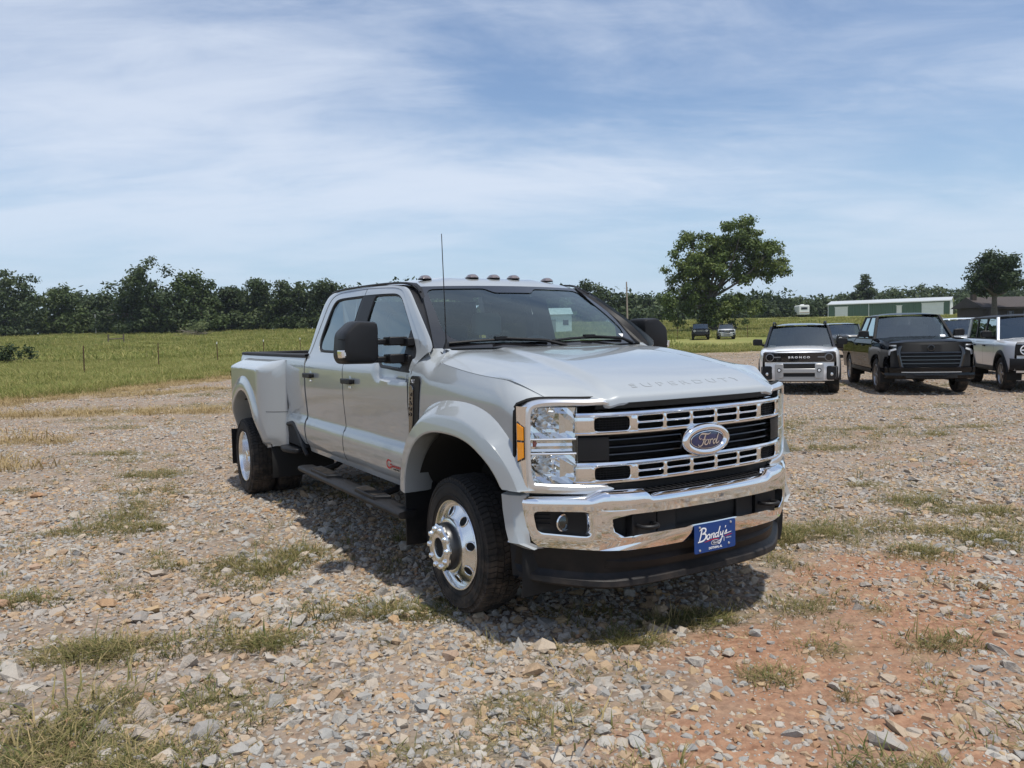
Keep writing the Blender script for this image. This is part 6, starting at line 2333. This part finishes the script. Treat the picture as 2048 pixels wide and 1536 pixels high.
def limb_tubes(mb, rg, base, tips, r0, bend=.15):
    for tp in tips:
        tp, b = np.array(tp), np.array(base)
        mid = (b + tp) / 2 + rg.normal(0, bend, 3) * np.linalg.norm(tp - b) * .4
        path = crom([b, mid, tp], 5)
        mb.tube(path, list(np.linspace(r0, r0 * .2, len(path))), 6)


def tree(name, x, y, label, ells, nclump, r0, r1, per, leaf, mat, trunk=(.35, 4.0), seed=1, group=None, cat='tree', scale=1.0, tips=10, lean=(0, 0)):
    rg = np.random.default_rng(seed)
    t = empty(name, (x, y, float(ground_z(np.array([x]), np.array([y]))[0]) - .05), 0, label, cat, group)
    cl_ = clumps_in(rg, ells, nclump, r0, r1, per)
    V, F, tn = foliage(rg, cl_, leaf)
    o = bpy.data.objects.new('crown', fast_mesh('crown', V * scale, F, mat, dict(tone=tn), smooth=False))
    COL.objects.link(o)
    o.parent = t
    m = MB()
    tr, th = trunk
    path = crom([(0, 0, 0), (lean[0] * .4, 0, th * .5), (lean[0], lean[1], th)], 5)
    m.tube(path * scale, list(np.linspace(tr * 1.25, tr * .7, len(path)) * scale), 10)
    tp = [cl_[i][0] * scale for i in rg.choice(len(cl_), min(tips, len(cl_)), replace=False)]
    limb_tubes(m, rg, np.array(path[-1]) * scale, tp, tr * .55 * scale)
    m.build('trunk', BARK, t, fix=False)
    return t


# the big cottonwood behind the far pair of vehicles
ells = [(-2.6, 0, 11.4, 5.0, 4.6, 3.9), (3.6, 0, 13.6, 4.4, 4.4, 3.5), (7.6, 0, 10.6, 3.6, 3.6, 3.2), (.6, 0, 10.2, 3.8, 4, 3.2), (-4.6, 0, 8.6, 3.4, 3.6, 3.2), (-1.8, 0, 5.6, 3.0, 3.4, 2.6), (3.9, 0, 3.6, 4.0, 3.2, 2.7), (-5.2, 0, 4.4, 2.8, 2.8, 3.2), (-.8, 0, 2.4, 2.2, 2.4, 2.0), (5.2, 0, 8.0, 3.0, 3.0, 1.4)]
tree('cottonwood_tree', 31.2, 120.0, 'tall spreading cottonwood with open crown standing alone in the field', ells, 270, .65, 1.3, 260, .36, L_COT, (.45, 5.0), 5, lean=(-.8, 0), tips=30)
# dark evergreen oak by the house
ells = [(0, 0, 8.0, 4.6, 4.4, 3.0), (-1.6, 0, 6.4, 3.4, 3.4, 1.8), (2.2, 0, 7.0, 3.6, 3.4, 2.6), (.4, 0, 9.8, 3.0, 3.0, 2.0), (-3.4, 0, 6.6, 1.6, 1.6, 1.0)]
tree('dark_oak_tree', 74.0, 120.0, 'very dark dense round-topped tree rising beside the brown house', ells, 90, .7, 1.4, 200, .40, L_DARK, (.45, 4.5), 8, tips=12)
ells = [(0, 0, 6.2, 2.2, 2.2, 3.4), (.4, 0, 8.6, 1.6, 1.6, 1.9), (-1.0, 0, 5.4, 1.5, 1.5, 1.8), (1.4, 0, 5.8, 1.3, 1.3, 1.8)]
tree('young_tree', 97.0, 216.0, 'slim young tree standing up behind the long green shed', ells, 46, .6, 1.2, 130, .5, L_FAR, (.22, 3.0), 9, scale=1.12)

# wood edge on the left: (image-free) positions along the far side of the pasture
EDGE = [(-117, 172, 15.5, 8.5), (-106, 168, 14.2, 7.5), (-98, 172, 11.0, 5.5), (-92, 176, 9.2, 5.0), (-84, 178, 8.0, 5.0), (-80, 166, 12.0, 6.0), (-74, 162, 15.8, 7.2), (-66, 164, 13.0, 6.2), (-60, 170, 9.8, 5.0), (-54, 168, 11.6, 5.2), (-47, 170, 11.0, 5.0), (-41, 172, 10.6, 5.2), (-34, 172, 9.4, 5.0), (-27, 174, 8.6, 5.0), (-19, 176, 8.6, 5.4), (-10, 178, 8.0, 5.2), (0, 178, 8.4, 5.6), (9, 182, 8.6, 5.6), (17, 184, 10.0, 5.6)]
WORDS = ['tallest crown at far end of wood edge past the pole', 'broad billowing crown leaning over the pole end of the wood', 'medium crown stepping down beside the pale pole', 'low dark crown just past the pale pole', 'lowest rounded crown in the dip of the wood edge', 'shoulder crown rising beside the dominant tree', 'dominant high crown of the wood edge above the brush pile', 'broad crown flanking the dominant tree above brush pile', 'low crown in the notch after the dominant tree', 'rounded crown fourth after the dominant tree', 'level crown in even run of wood edge behind fence', 'bushy crown in even run of wood edge behind cab', 'crown just clear of the truck cab roof line', 'crown behind the grey truck cab', 'crown behind truck clearance lamps', 'crown hidden behind the truck roof', 'crown behind truck windscreen top', 'dark crown rising past the truck windscreen pillar', 'ragged dark crown beside truck windscreen pillar and utility pole']
for k, ((x, y, h_, w_), wd) in enumerate(zip(EDGE, WORDS)):
    rg_ = np.random.default_rng(50 + k)
    ells = [(0, 0, h_ * .62, w_ * .78, w_ * .7, h_ * .36), (rg_.uniform(-.4, .4) * w_, 0, h_ * .36, w_ * .85, w_ * .7, h_ * .34), (rg_.uniform(-.3, .3) * w_, -1, h_ * .78, w_ * .46, w_ * .46, h_ * .20), (rg_.uniform(-.6, .6) * w_, -2, h_ * .16, w_ * 1.1, w_ * .6, h_ * .18), (0, -2, 1.0, w_ * 1.2, w_ * .5, 1.2)]
    tree('broadleaf_tree', x, y, 'dark green broadleaf tree, ' + wd, ells, 96, .9, 1.9, 110, .58, (L_DARK, L_FAR, L_MID, L_DARK, L_FAR)[k % 5], (.35, h_ * .35), 60 + k, 'trees of the wood edge beyond the pasture', tips=6)
# far trees to the right of the truck
FARR = [(22, 196, 8.0, 5), (34, 214, 7.0, 5), (45, 236, 6.5, 5), (57, 246, 7.5, 5), (70, 255, 7.0, 5.5), (84, 262, 7.5, 6), (98, 262, 7.0, 5.5), (113, 268, 7.5, 6.5), (128, 268, 9.5, 6.5), (143, 270, 11.0, 7.0), (158, 268, 11.0, 7.0), (172, 262, 10, 7)]
WR = ['just past the truck mirror', 'behind the utility pole', 'behind the cottonwood trunk', 'behind the hay bales', 'past the last hay bale', 'behind the white camper', 'between camper and green shed', 'above the left end of green shed', 'above the middle of green shed roof', 'above the right part of green shed', 'between green shed and brown house', 'behind the brown house']
for k, ((x, y, h_, w_), wd) in enumerate(zip(FARR, WR)):
    rg_ = np.random.default_rng(150 + k)
    ells = [(0, 0, h_ * .58, w_ * .8, w_ * .6, h_ * .36), (rg_.uniform(-.5, .5) * w_, 0, h_ * .32, w_ * .95, w_ * .6, h_ * .30), (rg_.uniform(-.5, .5) * w_, 0, h_ * .78, w_ * .4, w_ * .4, h_ * .2)]
    tree('broadleaf_tree', x, y, 'distant broadleaf tree ' + wd, ells, 44, 1.0, 2.0, 80, .75, L_FAR, (.3, h_ * .3), 160 + k, 'distant trees past the field', tips=4)
# unbroken wood behind
rg = np.random.default_rng(77)
cl_ = []
for k in range(1900):
    x = rg.uniform(-210, 330)
    y = 186 + .26 * max(0, x) + rg.uniform(0, 30)
    z0 = float(zterr(x, y))
    hm = (7.6 if x < 15 else 4.2) + 4.0 * fbm(np.array([x]), np.array([0.]), .035, 3, 7)[0]
    cl_.append((np.array([x, y, z0 + rg.uniform(0, .94) * hm]), rg.uniform(1.8, 3.4), 44))
for k in range(700):
    x = rg.uniform(-210, 330)
    y = 181 + .26 * max(0, x) + rg.uniform(0, 12)
    cl_.append((np.array([x, y, float(zterr(x, y)) + rg.uniform(0, 2.6)]), rg.uniform(1.4, 2.4), 40))
V, F, tn = foliage(rg, cl_, 1.0)
o = bpy.data.objects.new('far_wood', fast_mesh('far_wood', V, F, L_FAR, dict(tone=tn), smooth=False))
COL.objects.link(o)
tag(o, 'continuous dark wood closing the horizon behind the separate trees', None, None, 'stuff')


# bush with a brush pile in the pasture
ells = [(0, 0, 1.5, 1.5, 1.3, 1.0), (.7, 0, 1.9, 1.0, 1.0, .8), (-1.1, 0, .9, 1.2, 1.0, .7)]
b_ = tree('bush', -59.4, 150, 'pale green bush growing through a heap of dead brush in pasture', ells, 26, .4, .8, 90, .24, L_PALE, (.1, .8), 31, cat='bush')
m = MB()
for k in range(60):
    a = rg.uniform(0, 6.28)
    c = np.array([rg.normal(0, 1.3) - .4, rg.normal(0, .8) - .6, rg.uniform(.05, .9)])
    d = np.array([math.cos(a), math.sin(a), rg.normal(0, .35)]) * rg.uniform(.5, 1.4)
    m.tube([c - d, c + d * .2 + rg.normal(0, .08, 3), c + d], [.035, .03, .012], 4)
m.build('brush_heap', BRUSHW, b_, fix=False)
ells = [(0, 0, .5, 1.6, .8, .5), (1.5, 0, .35, 1.0, .6, .35), (-1.3, 0, .8, 1.0, .8, .6)]
tree('fallen_branch', -38.6, 60, 'leafy green branch lying in the pasture grass behind the fence', ells, 26, .25, .5, 60, .20, L_DARK, (.06, .4), 33, cat='branch')

# ---- fence posts
RUST = P_mat('rusty_steel', (.115, .055, .035), .8, .3, var=.3, vscale=10)
WTIP = P_mat('white_post_tip', (.75, .74, .70), .6)
tp = [(-21.83, 39.93, 1.55, 0), (-21.67, 48.05, 1.55, 0), (-20.97, 55.9, 1.52, 1), (-20.3, 64.2, 1.55, 1), (-19.5, 72.5, 1.55, 1), (-18.6, 81, 1.5, 1), (19.6, 92, 1.5, 0), (27.8, 92, 1.5, 0), (36, 92, 1.5, 0)]
lb_ = ['rusty steel fence post standing farthest from the truck bed', 'rusty steel fence post second from the end farthest from truck', 'steel fence post with white tip nearest the bare rusty posts', 'white tipped steel fence post just behind the truck bed rail', 'white tipped steel fence post beside the truck cab corner', 'white tipped steel fence post behind the truck cab', 'thin dark fence post beside the far black off-roader', 'thin dark fence post beside the far white SUV', 'thin dark fence post in pasture beyond the far white SUV']
for (x, y, h_, w_), l_ in zip(tp, lb_):
    p_ = empty('fence_post', (x, y, gz(x, y)), rg.uniform(-.3, .3), l_, 'fence post', 'steel posts of the pasture fence')
    m = MB()
    prof = [(-.03, -.008), (.03, -.008), (.03, .004), (.006, .004), (.006, .035), (-.006, .035), (-.006, .004), (-.03, .004)]
    tl = rg.normal(0, .02)
    m.prism(prof, lambda a, b: (a, b, -.2), lambda a, b: (a + tl, b, h_ - (.16 if w_ else 0)))
    for k in range(18):
        z = .15 + k * .072
        m.box((tl * z / h_, -.012, z), (.03, .01, .02))
    m.build('post', RUST, p_)
    if w_:
        MB().prism(prof, lambda a, b: (a * 1.02 + tl, b * 1.02, h_ - .16), lambda a, b: (a * 1.02 + tl, b * 1.02, h_)).build('tip', WTIP, p_)
WOODP = P_mat('weathered_wood', (.10, .075, .06), .9, var=.25, vscale=7)
POLEG = P_mat('pale_pole', (.42, .42, .40), .7)
# braced corner of an old fence in the pasture
h_ = empty('fence_brace', (-62.0, 123.0, gz(-62, 123)), .1, 'old dark timber fence brace with two posts and a rail in pasture', 'fence')
for x in (-1.15, 1.15):
    MB().tube([(x, 0, -.2), (x + .04, 0, 1.5)], .11, 8).build('post', WOODP, h_)
MB().tube([(-1.2, 0, .75), (1.2, 0, .82)], .08, 8).build('rail', WOODP, h_)
p_ = empty('utility_pole', (26.8, 180.0, gz(26.8, 180)), 0, 'tall bare wooden utility pole standing at the tree line', 'pole')
MB().tube([(0, 0, -.5), (-.05, 0, 4.5), (-.1, 0, 9.0)], [.21, .18, .14], 8).build('shaft', P_mat('pole_wood', (.30, .24, .20), .9, var=.2), p_)
MB().box((.05, 0, 7.4), (.16, .2, .9)).build('fitting', WOODP, p_)
p_ = empty('marker_pole', (-87.0, 164.5, gz(-87, 164.5)), 0, 'thin pale pole in front of the dark wood edge', 'pole')
MB().tube([(0, 0, -.3), (0, 0, 4.1)], [.10, .09], 8).build('shaft', POLEG, p_)
MB().lathe([(.09, 0), (.11, .02), (.001, .06)], (0, 0, 4.1), 'z', 8).build('cap', POLEG, p_)

# ---- long green metal shed
GREENM = P_mat('green_metal', (.075, .13, .09), .5, .2, var=.08, vscale=.8)
TRIMW = P_mat('white_metal', (.70, .71, .70), .5, var=.05, vscale=1.0)
ROOFM = P_mat('roof_metal', (.52, .54, .54), .4, .3)
A, B = np.array([80.6, 199.0]), np.array([103.4, 184.5])
d_ = (B - A) / np.linalg.norm(B - A)
Ln = float(np.linalg.norm(B - A))
bz0 = gz(*((A + B) / 2)) - .3
sh = empty('metal_shed', (A[0], A[1], bz0), math.atan2(d_[1], d_[0]), 'long low green metal shed with white roller doors and pale roof', 'shed')
DP, EH = 11.0, 3.5
np_ = 18
for k in range(np_):       # wall sheets, each with a folded seam
    x0_, x1_ = Ln * k / np_ + .01, Ln * (k + 1) / np_ - .01
    m = MB()
    pr = []
    for x in np.linspace(x0_, x1_, 9):
        pr.append([(x, -.02 * (round((x - x0_) / (x1_ - x0_) * 8) % 2), z) for z in (0, EH)])
    m.grid(np.array(pr)).build('wall_sheet', GREENM, sh, smooth=False)
m = MB()
m.grid(np.array([[(0, y, z) for z in (0, EH)] for y in (0, DP)]))
m.poly([(0, 0, EH), (0, DP, EH), (0, DP / 2, EH + .9)])
m.grid(np.array([[(Ln, y, z) for z in (0, EH)] for y in (0, DP)]))
m.poly([(Ln, 0, EH), (Ln, DP, EH), (Ln, DP / 2, EH + .9)])
m.grid(np.array([[(x, DP, z) for z in (0, EH)] for x in (0, Ln)]))
m.build('end_wall', TRIMW, sh, smooth=False)
rf = MB().grid(np.array([[(x, y, z) for y, z in ((-.35, EH - .02), (DP / 2, EH + .98), (DP + .35, EH - .02))] for x in (-.3, Ln + .3)])).build('roof', ROOFM, sh, smooth=False)
MB().box((Ln / 2, -.36, EH - .02), (Ln + .6, .10, .22)).build('fascia', TRIMW, rf)
for fx, w_, z1, nm_ in ((.115, 3.0, 2.75, 'roller_door'), (.60, 1.15, 2.6, 'side_door'), (.865, 4.6, 3.0, 'roller_door')):
    m = MB()
    cx_ = Ln * fx
    rows = []
    for k in range(9):
        z = .05 + (z1 - .05) * k / 8
        rows.append([(cx_ - w_ / 2, -.05 - .02 * (k % 2), z), (cx_ + w_ / 2, -.05 - .02 * (k % 2), z)])
    m.grid(np.array(rows))
    dr = m.build(nm_, TRIMW, sh, smooth=False)
    MB().box((cx_, -.08, z1 + .06), (w_ + .25, .10, .14)).build('door_head', TRIMW, dr)
for fx in (.0, .35, 1.0):
    MB().box((Ln * fx, -.08, EH / 2), (.14, .12, EH)).build('downpipe', TRIMW, sh)

# ---- white shed seen through the truck's windows
ws_ = empty('white_outbuilding', (6.8, 128.0, gz(6.8, 128)), .12, 'small white outbuilding behind the truck, seen through its windows', 'shed')
m = MB().box((0, 1.5, 1.5), (6.4, 3.2, 3.0)).build('wall', TRIMW, ws_)
MB().prism([(-1.9, 3.0), (1.9, 3.0), (0, 4.1)], lambda a, b: (-3.4, a + 1.5, b), lambda a, b: (3.4, a + 1.5, b)).build('roof', ROOFM, ws_, smooth=False)
MB().box((-.4, -.12, 1.1), (1.9, .06, 2.2)).build('door', INTER, ws_)
MB().box((2.2, -.12, 1.7), (.9, .06, .8)).build('window', GLOSSB, ws_)

# ---- camper
cp = empty('camper', (73.4, 196.0, gz(73.4, 196) + .1), R(-8), 'white camper trailer parked at the edge of the far field', 'camper')
m = MB()
rows = [[(a * k, y, 1.75 + (b - 1.75) * k2) for a, b in round_poly([(-1.25, .65), (1.25, .65), (1.25, 2.75), (1.1, 3.0), (-1.1, 3.0), (-1.25, 2.75)], .12, 3)] for y, k, k2 in ((-.02, .93, .93), (.10, 1, 1), (5.5, 1, 1), (5.6, .95, .95))]
m.grid(np.array(rows), cv=True).poly(rows[0]).poly(rows[-1])
m.build('body', TRIMW, cp)
MB().box((0, -.04, 2.2), (1.5, .05, .55)).build('window', GLOSSB, cp)
MB().box((0, -.05, 1.15), (2.3, .05, .16)).build('stripe', P_mat('camper_stripe', (.30, .22, .16), .6), cp)
MB().box((0, 2.4, 3.1), (.8, 1.0, .28)).build('roof_unit', TRIMW, cp, bevel=.05)
for s in (-1, 1):
    MB().lathe([(.36, -.1), (.36, .1), (.2, .12), (.001, .12)], (s * 1.15, 3.2, .36), 'x', 16, s).build('wheel', RUBBER, cp)
MB().tube([(-.8, 0, .6), (0, -1.2, .5), (.8, 0, .6)], .06, 6).build('tow_bar', UNDER, cp)

# ---- hay bales
HAY = P_mat('hay', (.34, .25, .12), .95, var=.35, vscale=9, bump=.6, bscale=30)
for k, px in enumerate((1440, 1482, 1493.5, 1505.5, 1518, 1531, 1544)):
    y = 218.0 + (k % 3) * .4
    x = (px - 1024) / 1564 * y
    hb = MB()
    n = 28
    rows = []
    for r_, yo in ((.02, -.62), (.35, -.63), (.62, -.62), (.74, -.60), (.80, -.50), (.81, 0), (.80, .50), (.74, .6), (.02, .62)):
        rows.append([(r_ * (1 + .03 * math.sin(3 * a + k)) * math.cos(a), yo + rg.normal(0, .008), .76 + r_ * math.sin(a) * (.96 if math.sin(a) > 0 else .93)) for a in np.linspace(0, 2 * math.pi, n, endpoint=False)])
    o = hb.grid(np.array(rows), cv=True).build('hay_bale', HAY, None)
    o.location = (x, y, gz(x, y) + .02)
    o.rotation_euler = (0, 0, -math.atan2(x, y) + rg.normal(0, .1))
    tag(o, ['', 'hay bale at the cottonwood end of the bale row', 'hay bale second from the cottonwood end of the row', 'hay bale third from the cottonwood end of the row', 'hay bale third from the camper end of the row', 'hay bale second from the camper end of the row', 'hay bale at the camper end of the bale row'][k] if k else 'single hay bale beside the cottonwood trunk, apart from the row', 'hay bale', 'round hay bales beyond the field')

# ---- brown house at the right
hs = empty('farm_house', (76.5, 124.0, gz(76.5, 124) - .3), .05, 'low brown timber house under the dark round tree', 'house')
BRWN = P_mat('brown_siding', (.05, .038, .032), .8, var=.15, vscale=3)
SHNG = P_mat('brown_shingle', (.055, .045, .042), .9, var=.2, vscale=4)
MB().box((3.5, 3.5, 1.5), (10.5, 6.5, 3.0)).build('wall', BRWN, hs)
r_ = MB().prism([(-4.2, 2.95), (4.2, 2.95), (0, 4.7)], lambda a, b: (-2.4, a + 3.5, b), lambda a, b: (9.4, a + 3.5, b)).build('roof', SHNG, hs, smooth=False)
MB().box((-1.8, 2.5, 4.6), (.7, .6, 1.8)).build('chimney', BRWN, r_)
for x in (.2, 2.8, 5.4):
    w_ = MB().box((x, .20, 1.7), (1.1, .06, 1.2)).build('window', GLOSSB, hs)
    MB().box((x, .17, 1.05), (1.3, .12, .08)).build('sill', TRIMW, w_)
for x in (-1.6, 1.4, 4.2):
    MB().box((x, -1.3, 1.35), (.12, .12, 2.7)).build('porch_post', BRWN, hs)
MB().box((2.0, -.6, 2.75), (8.4, 1.9, .12)).build('porch_roof', SHNG, hs)

# ------------------------------------------------------------------ summer haze over the land
hzm, nt = new_mat('haze_air')
pv = N(nt, 'ShaderNodeVolumePrincipled', ins={'Density': .00014, 'Color': (.80, .88, 1.0, 1), 'Anisotropy': .2})
o = N(nt, 'ShaderNodeOutputMaterial')
nt.links.new(pv.outputs[0], o.inputs['Volume'])
hz_o = MB().box((0, 1180, 18), (3200, 2700, 44)).build('haze', hzm, None, smooth=False)
tag(hz_o, 'thin summer haze over the whole place', None, None, 'stuff')
